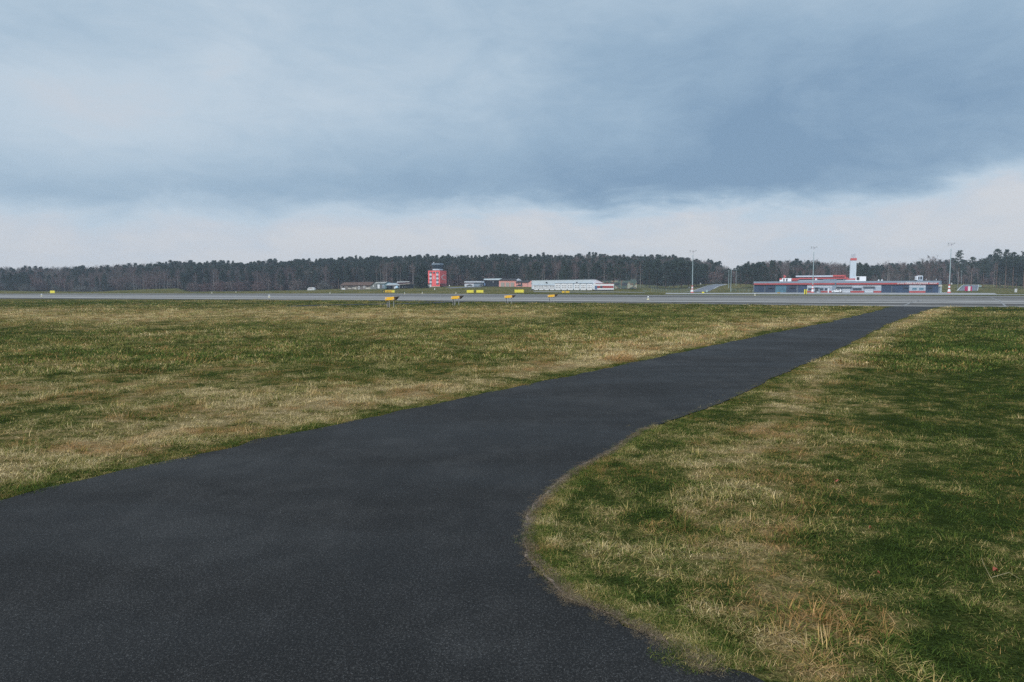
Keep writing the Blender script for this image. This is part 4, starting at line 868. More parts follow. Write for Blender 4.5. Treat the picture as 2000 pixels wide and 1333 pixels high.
s_, X, g, k, hh = sign(1570.6, 1575.8, 565.6, 576.0, 'upright yellow and black guard sign in front of the terminal', panels=[(1570.6, 1572.6, YEL), (1572.8, 1574, BLACK), (1574.2, 1575.8, YEL)])
g = G(1892.5, 569.4); k = g.y / F; s_ = thing('striped_box', 'red and white vertically striped box at the foot of the right ramp', 'box', tuple(g))
for a_, b_, mt in ((-5.4, -2.4, MAG), (-2.4, 2.2, WHITE), (2.2, 5.4, MAG)): m_ = MB(); m_.box(g.x + a_ * k, g.x + b_ * k, g.y - .1 - (.01 if mt is WHITE else 0), g.y + 1.2, g.z + .15, g.z + 9.6 * k); m_.part('panel', mt, s_)
m_ = MB(); m_.box(g.x - 3.4 * k, g.x + 3.4 * k, g.y, g.y + 1, g.z - .2, g.z + .15); m_.part('foot', BLACK, s_)
def cab(px, w_, top, base, label, mat, name='cabinet', cat='cabinet'):
    g = G(px, base); k = g.y / F; r = thing(name, label, cat, tuple(g)); hh = (base - top) * k; m_ = MB(); m_.box(g.x - w_ * k / 2, g.x + w_ * k / 2, g.y - .2, g.y + .3, g.z - .1, g.z + hh * .9); m_.part('housing', mat, r, bev=.03)
    m_ = MB(); m_.box(g.x - w_ * k / 2 - .04, g.x + w_ * k / 2 + .04, g.y - .24, g.y + .34, g.z + hh * .9, g.z + hh); m_.part('lid', STEEL, r)
cab(1984, 3.6, 564, 571.4, 'pale grey upright cabinet on the bank at the far right', OFFW); cab(1914.2, 5, 557.6, 561, 'pale cyan box on the bank right of the ramp', pm('pale_cyan', (.40, .55, .55), .6))
cab(1346, 1.8, 560, 563.4, 'small pale post box left of the leftmost mast head of the railing', OFFW, 'marker_post', 'marker'); cab(1367.8, 2.0, 552.8, 556, 'white marker left of the road top near the trees', WHITE, 'marker_post', 'marker'); cab(1378.6, 3.0, 551.8, 554.6, 'lilac-white marker beside the top of the road', PALE, 'marker_post', 'marker')
cab(1394, 1.8, 549.8, 554, 'pale stone marker right of the road top', CREAM, 'marker_post', 'marker'); cab(1349, 1.8, 566.8, 571, 'small white box at the foot of the leftmost mast', WHITE, 'marker_post', 'marker'); cab(1858.6, 2, 552.6, 556, 'small pale box behind the tallest mast', OFFW, 'marker_post', 'marker')
cab(1380.6, 3, 566.5, 570.8, 'pale cyan booth at the foot of the road', pm('pale_cyan', (.4, .55, .55), .6), 'booth', 'booth'); cab(849, 1.4, 563, 566.4, 'thin white marker post in the grass below the red tower', WHITE, 'marker_post', 'marker'); cab(878, 1.6, 557, 559.4, 'white marker right of the red tower porch', WHITE, 'marker_post', 'marker')
# ---------------- glide path units (PAPI)
pa = thing('glide_path_light', 'orange approach light box nearest the camera, on silver legs', 'approach light', (0, 0, 0), 'orange approach light boxes in a row')
m_ = MB(); m_.hexa([(-.50, -.20, .66), (.42, -.20, .70), (.42, .20, .70), (-.50, .20, .66), (-.53, -.20, .93), (.38, -.20, 1.0), (.38, .20, 1.0), (-.53, .20, .93)]); m_.part('housing', ORG, pa, bev=.015)
m_ = MB(); m_.hexa([(.425, -.205, .70), (.47, -.205, .705), (.47, .205, .705), (.425, .205, .70), (.385, -.205, 1.0), (.76, -.205, 1.02), (.76, .205, 1.02), (.385, .205, 1.0)]); m_.part('hood', HOOD, pa)
m_ = MB(); m_.box(-.50, -.36, -.215, -.20, .80, .90); m_.part('data_plate', pm('plate_grey', (.62, .55, .50), .5), pa)
m_ = MB(); m_.box(.26, .37, -.212, -.20, .74, .82); m_.part('side_latch', STEEL, pa)
for x_, y_ in ((-.38, 0), (-.12, -.14), (.26, 0)):
    m_ = MB(); m_.tube((x_, y_, -.08), (x_, y_, .60), .028 if x_ != -.12 else .036, n=8); m_.tube((x_, y_, .60), (x_, y_, .69), .05, n=6); lg = m_.part('leg', STEEL, pa)
m_ = MB(); m_.tube((-.30, -.02, .66), (-.33, -.03, .40), .016, n=5); m_.tube((-.33, -.03, .40), (-.24, -.05, .18), .035, n=6); m_.tube((-.24, -.05, .18), (-.20, -.05, .0), .055, n=6); m_.part('cable', BLACK, pa)
m_ = MB(); m_.box(-.16, -.08, -.18, .18, .62, .70); m_.part('clamp', DARK, pa)
for i, (px, row, lab) in enumerate(((764, 601.2, None), (891.5, 597.2, 'second orange approach light box from the camera side'), (994.5, 594.0, 'third orange approach light box, before the largest yellow sign'), (1078, 591.0, 'farthest orange approach light box, before the white hall'))):
    g = G(px, row)
    if i == 0: pa.location = g; pa.rotation_euler.z = R(-14)
    else: dup(pa, tuple(g), R(-14), (1, 1, 1), lab)
# ---------------- runway edge lights
rl = thing('runway_edge_light', 'small white elevated light on a cream skirt', 'runway light', (0, 0, 0), 'runway edge lights')
m_ = MB(); m_.tube((0, 0, 0), (0, 0, .22), .24, .09, 10); m_.part('skirt', pm('cream_skirt', (.60, .55, .36), .6), rl); m_ = MB(); m_.tube((0, 0, .22), (0, 0, .34), .04, n=6); m_.part('stem', DARK, rl); m_ = MB(); m_.tube((0, 0, .34), (0, 0, .42), .12, .13, 10); m_.dome((0, 0, .42), .13, .12); m_.part('lamp', WHITE, rl, smooth=False)
for i, (px, row, lab) in enumerate(((1266, 586, 'runway light nearest the camera, left of centre mast on grey asphalt'), (526, 581.6, 'runway light in front of the rounded white kiosk'), (81.5, 579.4, 'runway light at the far left below the lone yellow sign'), (1474.5, 577.6, 'runway light before the left corner of the terminal'),
        (790.6, 575, 'runway light right of the long sign with the black panel'), (890.6, 573.9, 'runway light left of the two equal yellow signs'), (644.6, 573.8, 'runway light right of the rounded kiosk at the far edge'), (414, 573.6, 'runway light left of the rounded kiosk at the far edge'), (461, 571.8, 'tiny far runway light below the bare thicket'), (824.8, 573.9, 'runway light below the spruce beside the red tower'))):
    g = G(px, row); g.z += .02
    if i == 0: rl.location = g; rl['label'] = lab
    else: dup(rl, tuple(g), 0, (1, 1, 1), lab)
# ---------------- visibility sensor mast
g = G(1618.4, 575.2); k = g.y / F; vs_ = thing('visibility_sensor', 'slim white instrument mast with dark head and raised arm before the terminal', 'instrument mast', tuple(g))
m_ = MB(); m_.box(g.x - .25, g.x + .25, g.y - .25, g.y + .25, g.z - .1, g.z + .12); m_.part('base', STEEL, vs_); m_ = MB(); m_.tube((g.x + .02, g.y, g.z + .1), (g.x - .12, g.y, g.z + .5), .10, .13, n=8); m_.part('foot_stem', LGREY, vs_)
m_ = MB(); m_.tube((g.x - .12, g.y, g.z + .5), (g.x - .12, g.y, g.z + 1.6), .19, .21, n=10); m_.part('housing', WHITE, vs_); m_ = MB(); m_.tube((g.x - .05, g.y, g.z + 1.6), (g.x + .14, g.y, g.z + 2.2), .16, .14, n=8); m_.part('neck', PALE, vs_)
m_ = MB(); m_.tube((g.x + .1, g.y, g.z + 2.05), (g.x + .58, g.y, g.z + 1.98), .06, n=6); m_.tube((g.x + .5, g.y, g.z + 1.9), (g.x + .66, g.y, g.z + 2.2), .07, n=6); m_.part('sensor_arm', pm('pinkish_grey', (.55, .42, .40), .6), vs_); m_ = MB(); m_.dome((g.x + .06, g.y, g.z + 2.2), .16, .3); m_.part('head', DARK, vs_)
# ---------------- vehicles
def car(root_loc, label, mat, L_, Hh, prof, cabp, cat='car', rz=0, name='parked_car'):
    r = thing(name, label, cat, root_loc, rz=rz); W_ = .85
    def px_(nm, pr, y0, y1, mt, parent=r, bev=0):
        m_ = MB(); m_.prism([(a_ * L_, b_ * Hh) for a_, b_ in pr], 'y', y0, y1); o = m_.mesh(nm, mt, (0, 0, 0), bev=bev); ob = bpy.data.objects.new(nm, o); COL.objects.link(ob); ob.parent = parent; return ob
    px_('body', prof, -W_, W_, mat, bev=.04)
    for w_ in cabp: px_('window', w_, -W_ - .02, W_ + .02, WIN)
    for x_ in (-.31, .31):
        for y_ in (-W_ + .08, W_ - .08):
            m_ = MB(); m_.tube((x_ * L_, y_ - .12, .32), (x_ * L_, y_ + .12, .32), .33, n=14); o = bpy.data.objects.new('wheel', m_.mesh('wheel', BLACK)); COL.objects.link(o); o.parent = r
            m_ = MB(); m_.tube((x_ * L_, y_ - .14, .32), (x_ * L_, y_ + .14, .32), .17, n=10); h_ = bpy.data.objects.new('rim', m_.mesh('rim', STEEL)); COL.objects.link(h_); h_.parent = o
    for y_ in (-.6, .6): m_ = MB(); m_.box(-L_ / 2 - .02, -L_ / 2 + .1, y_ - .18, y_ + .18, Hh * .40, Hh * .5); o = bpy.data.objects.new('headlight', m_.mesh('headlight', PALE)); COL.objects.link(o); o.parent = r
    return r
vanp = [(-.5, .18), (-.5, .42), (-.44, .52), (-.26, .62), (-.12, .97), (.0, 1.0), (.42, .99), (.5, .62), (.5, .18)]
q = TF.P(TF.S(1634, 2.6), 2.6, 0); ang_ = math.atan2(TF.e.y, TF.e.x)
vn = car((q.x, q.y, .02), 'white small van parked in front of the terminal garage door', WHITE, 4.0, 1.68, vanp, [[(-.20, .66), (-.12, .90), (-.03, .92), (-.03, .64)], [(.02, .64), (.02, .93), (.36, .92), (.40, .66)]], 'van', ang_, 'parked_van')
m_ = MB(); m_.box(-.35, .75, -.4, .4, 1.68, 2.1); o = bpy.data.objects.new('roof_box', m_.mesh('roof_box', BLACK)); COL.objects.link(o); o.parent = vn
carp = [(-.5, .2), (-.5, .5), (-.42, .58), (-.24, .66), (-.08, .98), (.18, 1.0), (.36, .70), (.5, .62), (.5, .2)]; cw = [[(-.19, .68), (-.08, .92), (.04, .94), (.04, .66)], [(.07, .66), (.07, .94), (.17, .94), (.30, .70)]]
CARD = pm('dark_car_paint', (.025, .03, .038), .3); 
g = G(917.5, 560.9); car(tuple(g), 'dark hatchback in front of the low blue-grey office', pm('grey_car_paint', (.10, .12, .14), .3), 2.4 * 1, .85 * 1.0, carp, cw, name='parked_car') if False else None
def carat(px, row, Y, label, mat, L_=4.0, Hh=1.4, rz=0):
    q = at(px, row, Y); return car((q.x, q.y, q.z), label, mat, L_, Hh, carp, cw, 'car', rz)
carat(916.8, 559.9, 335.5, 'grey hatchback in front of the low blue-grey office', pm('grey_car_paint', (.06, .075, .08), .3), 2.9, 1.0, 0)
carat(940.2, 559.4, 335.5, 'dark car with pale roof load under the office canopy', CARD, 2.1, .9)
carat(1014, 560.2, 328, 'black estate car in front of the small salmon pink house', CARD, 3.1, 1.05)
carat(1039.8, 569.2, 284, 'black car at the left corner of the white hall', CARD, 2.3, .9)
# small fittings on the apron
g = TF.P(TF.S(1598, 1.5), 1.5, 0); bn = thing('storage_bin', 'pale storage bin beside the dark service door of the terminal', 'bin', (g.x, g.y, 0)); m_ = MB(); m_.box(g.x - .5, g.x + .5, g.y - .4, g.y + .4, 0, .6); m_.part('bin_body', PALE, bn); m_ = MB(); m_.box(g.x - .55, g.x + .55, g.y - .45, g.y + .45, .6, .7); m_.part('lid', DARK, bn)
g = TF.P(TF.S(1643, 2), 2, 0); bn = thing('wooden_crate', 'brown wooden crate right of the white van', 'crate', (g.x, g.y, 0)); m_ = MB(); WOOD = pm('brown_wood', (.16, .08, .05), .8); m_.box(g.x - .35, g.x + .35, g.y - .3, g.y + .3, 0, .8); m_.part('crate_body', WOOD, bn); m_ = MB(); m_.box(g.x - .38, g.x + .38, g.y - .33, g.y - .3, .3, .45); m_.part('slat', DARK, bn)
# fallen leaves and a stalk in the near turf
LEAF = pm('russet_leaf', (.26, .065, .035), .7)
for px, row, sz, lab in ((1632, 948, .020, 'small bright russet leaf high in the right-hand turf'), (1943, 1127, .016, 'russet leaf beside the pale bent stalk'), (1699, 1042, .009, 'faint russet leaf between the two brighter ones'), (1715, 1133, .009, 'russet leaf on the dark bare patch')):
    g = G(px, row); lf = thing('fallen_leaf', lab, 'leaf', (g.x, g.y, .045), 'fallen russet leaves'); m_ = MB(); a_ = random.random() * 6
    m_.add([(g.x + sz * math.cos(a_ + t_) * (1.4 if abs(math.cos(t_)) > .8 else .7), g.y + sz * math.sin(a_ + t_) * 1.0, .045 + .012 * math.sin(2 * t_)) for t_ in np.linspace(0, 5.6, 9)], [tuple(range(9))]); m_.part('blade', LEAF, lf)
g = G(1936, 1138); sk = thing('dry_stalk', 'pale broken stalk standing in the lower right turf', 'stalk', (g.x, g.y, .0)); STRAW = pm('straw', (.40, .34, .20), .8)
m_ = MB(); m_.tube((g.x, g.y, .02), (g.x - .045, g.y + .01, .11), .0013, .0011, n=5); m_.tube((g.x - .045, g.y + .01, .11), (g.x - .055, g.y + .01, .14), .002, .001, n=5); m_.part('stem', STRAW, sk); m_ = MB(); m_.tube((g.x, g.y, .03), (g.x + .10, g.y, .06), .0013, .0011, n=5); m_.tube((g.x + .10, g.y, .06), (g.x + .15, g.y - .02, .03), .0012, .0007, n=5); m_.part('broken_stem', STRAW, sk)

# ------------------------------------------------------------------ trees
def tree_mat(name, lo, hi, hi2, sc=.7):
    m, nt, b = new_mat(name); tc = nt.nodes.new('ShaderNodeTexCoord'); oi = nt.nodes.new('ShaderNodeObjectInfo'); rn = E(nt, oi.outputs['Random'])
    n_ = noise(nt, E(nt, tc.outputs['Object']), sc, 4, .6)
    c = mix(nt, n_.ss(.3, .7), lo, hi); c = mix(nt, rn.ss(.35, 1) * .7, c, hi2)
    nt.links.new(c.s, b.inputs['Base Color']); b.inputs['Roughness'].default_value = .9; b.inputs['Specular IOR Level'].default_value = .15; return m
M_PINE = tree_mat('pine_needles', (.022, .038, .029), (.052, .076, .052), (.036, .058, .048))
M_SPR = tree_mat('spruce_needles', (.012, .026, .018), (.030, .052, .032), (.022, .04, .03))
M_BIRK = pm('birch_bark', (.34, .32, .31), .9, .2, .4); M_BARK = pm('grey_brown_bark', (.10, .08, .072), .9, .2, .5); M_PBARK = pm('pine_bark', (.12, .075, .055), .9, .25, .5)
M_TWIG = tree_mat('purple_brown_twigs', (.10, .072, .066), (.18, .13, .12), (.15, .12, .112)); M_TWIGR = tree_mat('russet_twigs', (.10, .060, .056), (.17, .10, .095), (.15, .10, .09)); M_TWIGG = tree_mat('grey_green_twigs', (.085, .085, .070), (.15, .145, .125), (.12, .115, .11))
M_DRYS = tree_mat('dry_scrub', (.09, .07, .045), (.20, .155, .09), (.14, .11, .07))
def clump(V, Fc, c, rad, n, size, r, flat=.6):
    for _ in range(n):
        d = r.normal(0, 1, 3); d /= np.linalg.norm(d) + 1e-6; p = c + d * rad * r.random() ** .4 * np.array([1, 1, flat])
        a = r.normal(0, 1, 3); a /= np.linalg.norm(a); b_ = r.normal(0, 1, 3); b_ -= a * a.dot(b_); b_ /= np.linalg.norm(b_) + 1e-6
        s_ = size * r.uniform(.6, 1.3); o_ = len(V); V += [tuple(p + a * s_), tuple(p - a * s_ * .6 + b_ * s_ * .6), tuple(p - a * s_ * .5 - b_ * s_ * .7)]; Fc.append((o_, o_ + 1, o_ + 2))
def mk_me(name, V, Fc, m): me = bpy.data.meshes.new(name); me.from_pydata(V, [], Fc); me.update(); me.materials.append(m); return me
def trunk_me(h, r0, m, lean=0, seed=0, frac=1.0):
    m_ = MB(); r = np.random.default_rng(seed); p = Vector((0, 0, -.6)); n_ = 5
    for k in range(n_): q = Vector((lean * h * ((k + 1) / n_) ** 2 + r.normal(0, .05), r.normal(0, .05), h * frac * (k + 1) / n_)); m_.tube(p, q, r0 * (1 - .85 * k / n_), r0 * (1 - .85 * (k + 1) / n_), 6, False); p = q
    return m_.mesh('trunk', m)
def pine(seed, h=18, base=.5, rad=2.7, n=95, round_=True, m=None):
    r = np.random.default_rng(seed); V, Fc = [], []
    for i in range(n):
        t_ = r.random() ** (.8); z = h * (base + (1 - base) * t_)
        env = rad * (math.sin(math.pi * min(1, (t_ * .80 + .18))) ** .7) * r.uniform(.35, 1.0); a = r.random() * 6.283
        c = np.array([env * math.cos(a), env * math.sin(a), z + r.normal(0, .3)]); clump(V, Fc, c, r.uniform(.55, 1.15), 15, .36, r, .45)
        if env > .8:                    # a limb
            o_ = len(V); V += [(0, 0, z - .7), (0, .12, z - .6), tuple(c)]; Fc.append((o_, o_ + 1, o_ + 2))
    return mk_me('crown', V, Fc, m or M_PINE)
def spruce(seed, h=17, base=.06, rad=2.9, n=150):
    r = np.random.default_rng(seed); V, Fc = [], []
    for i in range(n):
        t_ = 1 - r.random() ** .6 ; z = h * (base + (1 - base) * t_); env = rad * (1 - t_) ** .8 * r.uniform(.45, 1.05) + .1; a = r.random() * 6.283
        clump(V, Fc, np.array([env * math.cos(a), env * math.sin(a), z - env * .25]), .35 + .55 * (1 - t_), 14, .34, r, .5)
    return mk_me('crown', V, Fc, M_SPR)
def bare(seed, h=17, base=.35, spread=.5, m=None, dens=1.0, wid=.075, droop=0):
    r = np.random.default_rng(seed); V, Fc = [], []
    def strip(a, b_, w0, w1):
        d = b_ - a; s_ = np.cross(d, r.normal(0, 1, 3)); s_ /= np.linalg.norm(s_) + 1e-6; o_ = len(V)
        V.extend([tuple(a - s_ * w0), tuple(a + s_ * w0), tuple(b_ + s_ * w1), tuple(b_ - s_ * w1)]); Fc.append((o_, o_ + 1, o_ + 2, o_ + 3))
    def grow(p, d, l, w_, lev):
        q = p + d * l; strip(p, q, w_, w_ * .6)
        if lev == 0: return
        for k in range(int(r.integers(3, 6) * dens + (lev == 1) * 2)):
            t_ = r.uniform(.35, 1.0); nd = d + r.normal(0, .42, 3); nd[2] += .18 - droop * (lev == 1); nd /= np.linalg.norm(nd); grow(p + d * l * t_, nd, l * r.uniform(.45, .7), w_ * .55, lev - 1)
    for i in range(16):
        t_ = base + (1 - base) * (i + r.random()) / 17; a = r.random() * 6.283; up_ = r.uniform(.9, 1.7); d = np.array([math.cos(a), math.sin(a), up_]); d /= np.linalg.norm(d)
        grow(np.array([0, 0, h * t_]), d, h * spread * (1.15 - t_) * r.uniform(.45, .75) + .5, wid, 3 if t_ < .75 else 2)
    return mk_me('crown', V, Fc, m or M_TWIG)
def shrub(seed, rad=2.2, h=3.2, m=None):
    r = np.random.default_rng(seed); V, Fc = [], []
    for i in range(260):
        a = r.random() * 6.283; e = r.uniform(.2, 1.5); d = np.array([math.cos(a) * math.cos(e) * rad, math.sin(a) * math.cos(e) * rad, math.sin(e) * h]); p0 = np.array([r.normal(0, .4), r.normal(0, .4), 0]); p1 = p0 + d * r.uniform(.4, 1) 
        s_ = np.cross(d, r.normal(0, 1, 3)); s_ /= np.linalg.norm(s_); o_ = len(V); V += [tuple(p0 - s_ * .03), tuple(p0 + s_ * .03), tuple(p1 + r.normal(0, .2, 3))]; Fc.append((o_, o_ + 1, o_ + 2))
        clump(V, Fc, p1, .4, 3, .16, r)
    return mk_me('foliage', V, Fc, m or M_TWIG)
KINDS = {}
KINDS['pine'] = [(trunk_me(17, .24, M_PBARK, .0, 1), pine(1, base=.3, n=130)), (trunk_me(17, .22, M_PBARK, .01, 2), pine(2, base=.40, rad=2.4, n=110)), (trunk_me(17, .26, M_PBARK, -.01, 3), pine(3, base=.18, rad=3.1, n=170)), (trunk_me(17, .22, M_PBARK, .0, 4), pine(14, base=.34, rad=2.1, n=110))]
KINDS['wide_pine'] = [(trunk_me(17, .4, M_PBARK, 0, 5), pine(5, base=.06, rad=5.4, n=250)), (trunk_me(17, .4, M_PBARK, 0, 6), pine(6, base=.10, rad=4.6, n=220)), (trunk_me(17, .4, M_PBARK, 0, 7), pine(7, base=.04, rad=6.2, n=280))]
KINDS['scots'] = [(trunk_me(17.5, .26, M_PBARK, .02, 8), pine(8, base=.55, rad=2.9, n=52)), (trunk_me(17.5, .24, M_PBARK, -.02, 9), pine(9, base=.62, rad=2.6, n=40))]
KINDS['spruce'] = [(trunk_me(16, .24, M_BARK, 0, 10), spruce(10)), (trunk_me(16, .22, M_BARK, 0, 11), spruce(11, rad=2.3))]
KINDS['birch'] = [(trunk_me(17, .17, M_BIRK, .015, 12, .97), bare(12, base=.38, spread=.42, m=M_TWIG, wid=.05, droop=.3)), (trunk_me(17, .16, M_BIRK, -.02, 13, .97), bare(13, base=.45, spread=.36, m=M_TWIGR, wid=.05, droop=.3)), (trunk_me(17, .15, M_BIRK, .01, 14, .97), bare(15, base=.5, spread=.34, m=M_TWIG, wid=.05))]
KINDS['bare'] = [(trunk_me(15, .22, M_BARK, .0, 15), bare(16, base=.28, spread=.55)), (trunk_me(15, .2, M_BARK, .02, 16), bare(17, base=.35, spread=.45, m=M_TWIGR)), (trunk_me(15, .24, M_BARK, -.01, 17), bare(18, base=.25, spread=.62, m=M_TWIGG)), (trunk_me(15, .2, M_BARK, .0, 18), bare(19, base=.3, spread=.5, m=M_TWIG))]
NAT = 17.5
NM = {'pine': ('pine_tree', 'pine'), 'wide_pine': ('broad_pine_tree', 'pine'), 'scots': ('tall_pine_tree', 'pine'), 'spruce': ('spruce_tree', 'spruce'), 'birch': ('birch_tree', 'birch'), 'bare': ('bare_tree', 'bare tree')}
def tree(kind, v, x, y, z, h, label, group=None, rz=None, wx=1.0):
    tr_, cr_ = KINDS[kind][v % len(KINDS[kind])]; nm, cat = NM[kind]; r = thing(nm, label, cat, (x, y, z), group, rng.uniform(0, 6.28) if rz is None else rz)
    s_ = h / NAT; r.scale = (s_ * wx, s_ * wx, s_)
    for n_, me in (('trunk', tr_), ('crown', cr_)): o = bpy.data.objects.new(n_, me); COL.objects.link(o); o.parent = r
    return r
# the woods: rows of trees rising to the ridge
top_of = lambda px: np.interp(px, TAB[:, 0], TAB[:, 4])
def p_pine(px, k):
    a = np.interp(px, [-100, 60, 75, 330, 360, 620, 640, 1000, 1035, 1230, 1250, 1400, 1420, 1470, 1500, 1655, 1670, 1710, 1740, 1840, 1860, 2100],
                      [.75, .7, .06, .10, .28, .35, .55, .7, .30, .45, .75, .7, .4, .6, .12, .15, .7, .6, .15, .2, .6, .6])
    b_ = np.interp(px, [0, 60, 250, 330, 640, 1000, 1100, 1300, 1400, 1470, 1650, 1670, 1720, 1850, 1870, 2100], [.1, .12, .38, .62, .9, .9, .45, .6, .5, .3, .12, .8, .45, .3, .6, .6])
    return a + (b_ - a) * min(1, max(0, k - 1) / 6)
rowsY = [404, 411, 418, 426, 434, 443, 453, 464, 476, 490, 506, 524, 545]
LBL = {('pine', 0): 'dark pines of the forest edge', ('bare', 0): 'leafless purple-brown trees of the forest edge', ('birch', 0): 'pale-stemmed birches of the forest edge', ('spruce', 0): 'dark spruces of the forest edge'}
LAB = {'pine': 'dark pine with a high tufted crown standing in the front rows of the forest', 'bare': 'leafless grey-brown tree standing in the front rows of the forest', 'birch': 'slender pale-trunked leafless birch in the front rows of the forest', 'spruce': 'narrow cone-shaped dark spruce in the front rows of the forest'}
far_P = []; cnt = {}
for k, Y in enumerate(rowsY):
    px = -130.0
    while px < 2130:
        step = (rng.uniform(1.8, 4.4)) * F / Y * (1.0 if k < 3 else .85); px += step
        gap = (1425 < px < 1436)
        y_ = Y + rng.normal(0, 2.6); x_ = (px - 1000) / F * y_; z_ = T(x_, y_); fr_ = k / (len(rowsY) - 1)
        tt = top_of(px); jit = vnoise(np.array([px]), np.array([Y]), 28, 41)[0]; trow = tt + 15 * (1 - fr_) ** 1.2 + rng.normal(1.0, 1.5) + (jit - .5) * 6 + (2.5 if rng.random() < .4 else 0)
        h_ = hrow(trow, y_) - z_; h_ = float(np.clip(h_, 8.5, 23))
        pp_ = p_pine(px, k); u = rng.random()
        h_ *= rng.uniform(.62, 1.0) if (k < 3 and rng.random() < .5) else 1.0
        kind = 'pine' if u < pp_ * .82 else ('spruce' if u < pp_ else ('birch' if u < pp_ + (1 - pp_) * (.42 if k < 3 else .2) else 'bare'))
        if px > 1850 and kind == 'pine' and rng.random() < .5: kind = 'scots'; 
        if px > 1850: h_ = float(np.clip(h_ * rng.choice([.8, 1.0, 1.12]), 7, 25))
        if 1700 < px < 1850 and kind in ('bare', 'birch'): h_ *= rng.uniform(.85, 1.12)
        v = int(rng.integers(0, 4)); inview = -20 < px < 2020
        if k < 2 and inview and kind != 'scots' and cnt.get(kind, 0) < 290:
            cnt[kind] = cnt.get(kind, 0) + 1
            tree(kind, v, x_, y_, z_, h_ * (1.0 if kind != 'bare' else .96), LAB[kind], LBL[(kind, 0)], wx=rng.uniform(.8, 1.5))
        else: far_P.append((x_, y_, z_, h_, kind, v))
print('front trees', cnt, 'deep', len(far_P))
# the deep wood reads as one mass
meshes, key = [], {}
for kd_ in ('pine', 'scots', 'spruce', 'birch', 'bare'):
    for v, (a_, b_) in enumerate(KINDS[kd_]):
        import bmesh
        bm = bmesh.new(); bm.from_mesh(a_); nf = len(bm.faces); bm.from_mesh(b_); me = bpy.data.meshes.new('wood_' + kd_); bm.faces.ensure_lookup_table()
        for i, f_ in enumerate(bm.faces): f_.material_index = 0 if i < nf else 1
        bm.to_mesh(me); bm.free(); me.materials.append(a_.materials[0]); me.materials.append(b_.materials[0]); key[(kd_, v)] = len(meshes); meshes.append(me)
shr = [shrub(1), shrub(2, m=M_TWIGR), shrub(3, 2.6, 2.6, M_TWIGG), shrub(4, 3.2, 1.6, M_DRYS)]
for me in shr: key[('shrub', shr.index(me))] = len(meshes); meshes.append(me)
for k in range(2600):                    # undergrowth
    y_ = rng.uniform(403, 520); px = rng.uniform(-120, 2120); x_ = (px - 1000) / F * y_; far_P.append((x_, y_, T(x_, y_), rng.uniform(18, 42), 'shrub', int(rng.integers(0, 3))))
wc = proto_collection('zwood', meshes, None)
A_ = np.array([(p[0], p[1], p[2]) for p in far_P]); Hs = np.array([p[3] / NAT for p in far_P]); ix = np.array([key[(p[4], p[5] % len(KINDS.get(p[4], range(4))))] for p in far_P])
scatter('wood', A_, np.c_[np.zeros((len(A_), 2)), rng.uniform(0, 6.28, len(A_))], np.c_[np.repeat((Hs * rng.uniform(.8, 1.5, len(Hs)))[:, None], 2, 1), Hs], ix, {}, wc)
# trees one can pick out
def sp(kind, v, px, top, base, Y, label, wx=1.0, group=None):
    z0 = H + (565 - base) * Y / F; q = at(px, base, Y); tree(kind, v, q.x, Y, z0 - .2, (base - top) * Y / F, label, group, wx=wx)
sp('spruce', 0, 825, 513.5, 565.5, 322, 'big dark spruce immediately left of the red control tower', 1.75)
sp('wide_pine', 0, 1045, 514, 560, 352, 'dark pine behind the salmon house and left end of the white hall', .9); sp('wide_pine', 1, 1031, 520, 560, 356, 'smaller dark pine left of the pine behind the white hall', .8)
sp('wide_pine', 2, 1107, 521, 558, 350, 'rounded dark pine behind the middle of the white hall', 1.15); sp('wide_pine', 0, 1101, 508, 556, 372, 'taller slim pine behind the rounded dark pine', .6)
sp('wide_pine', 1, 1140, 519, 558, 350, 'dark pine with a pointed top behind the white hall, right of the pale birch', 1.0); sp('wide_pine', 0, 1165, 515, 560, 350, 'widest dark pine behind the sloping end of the white hall', 1.15)
sp('wide_pine', 2, 1212, 510, 562, 352, 'big dark pine behind the camouflage shelter', 1.05); sp('wide_pine', 1, 1192, 522, 562, 350, 'low dark pine left of the camouflage shelter roof', .9)
sp('birch', 0, 1124, 516, 557, 356, 'pale forked birch standing out behind the white hall', .9); sp('birch', 1, 1090.5, 514, 558, 356, 'slim pale birch left of the rounded pine', .7); sp('birch', 2, 1180, 509, 556, 362, 'pinkish birch above the annex', .9); sp('birch', 1, 1063, 512, 558, 366, 'reddish birch left part of the white hall', .8); sp('birch', 0, 1150, 508, 556, 366, 'reddish birch between two dark pines', .9)
sp('birch', 1, 1250.5, 512, 560, 352, 'right of two reddish birches right of the camouflage shelter', .9); sp('birch', 0, 1242, 516, 560, 352, 'left of two reddish birches right of the camouflage shelter', .8)
for i, (px, top, Y) in enumerate(((1268, 513, 360), (1284, 509, 366), (1300, 514, 358), (1316, 512, 362), (1331, 510, 366), (1345, 513, 370), (1360, 516, 380), (1376, 517, 385))):
    sp('wide_pine', i, px, top, 560.5 - .35 * i, Y, ['first dark pine of the dense clump right of the two reddish birches', 'second dark pine of the dense clump', 'third dark pine of the dense clump', 'fourth dark pine of the dense clump', 'dark pine just left of the leftmost mast', 'dark pine just right of the leftmost mast', 'dark pine left of the road, near its top', 'dark pine nearest the top of the road'][i], 1.0)
sp('wide_pine', 1, 1426, 530, 560, 352, 'isolated dark cone-shaped pine behind the pale poles', .75)
for i, (px, top) in enumerate(((1446, 521), (1457, 516), (1470, 517), (1481, 514), (1494, 520))): sp('wide_pine', i, px, top, 556, 366, ['dark pine', 'broad dark pine', 'rounded dark pine', 'tallest dark pine', 'low dark pine'][i] + [' right of the isolated cone-shaped pine', ' left of the terminal end', ' above the left terminal corner', ' behind the left end of the terminal', ' behind the terminal entrance side'][i], .95)
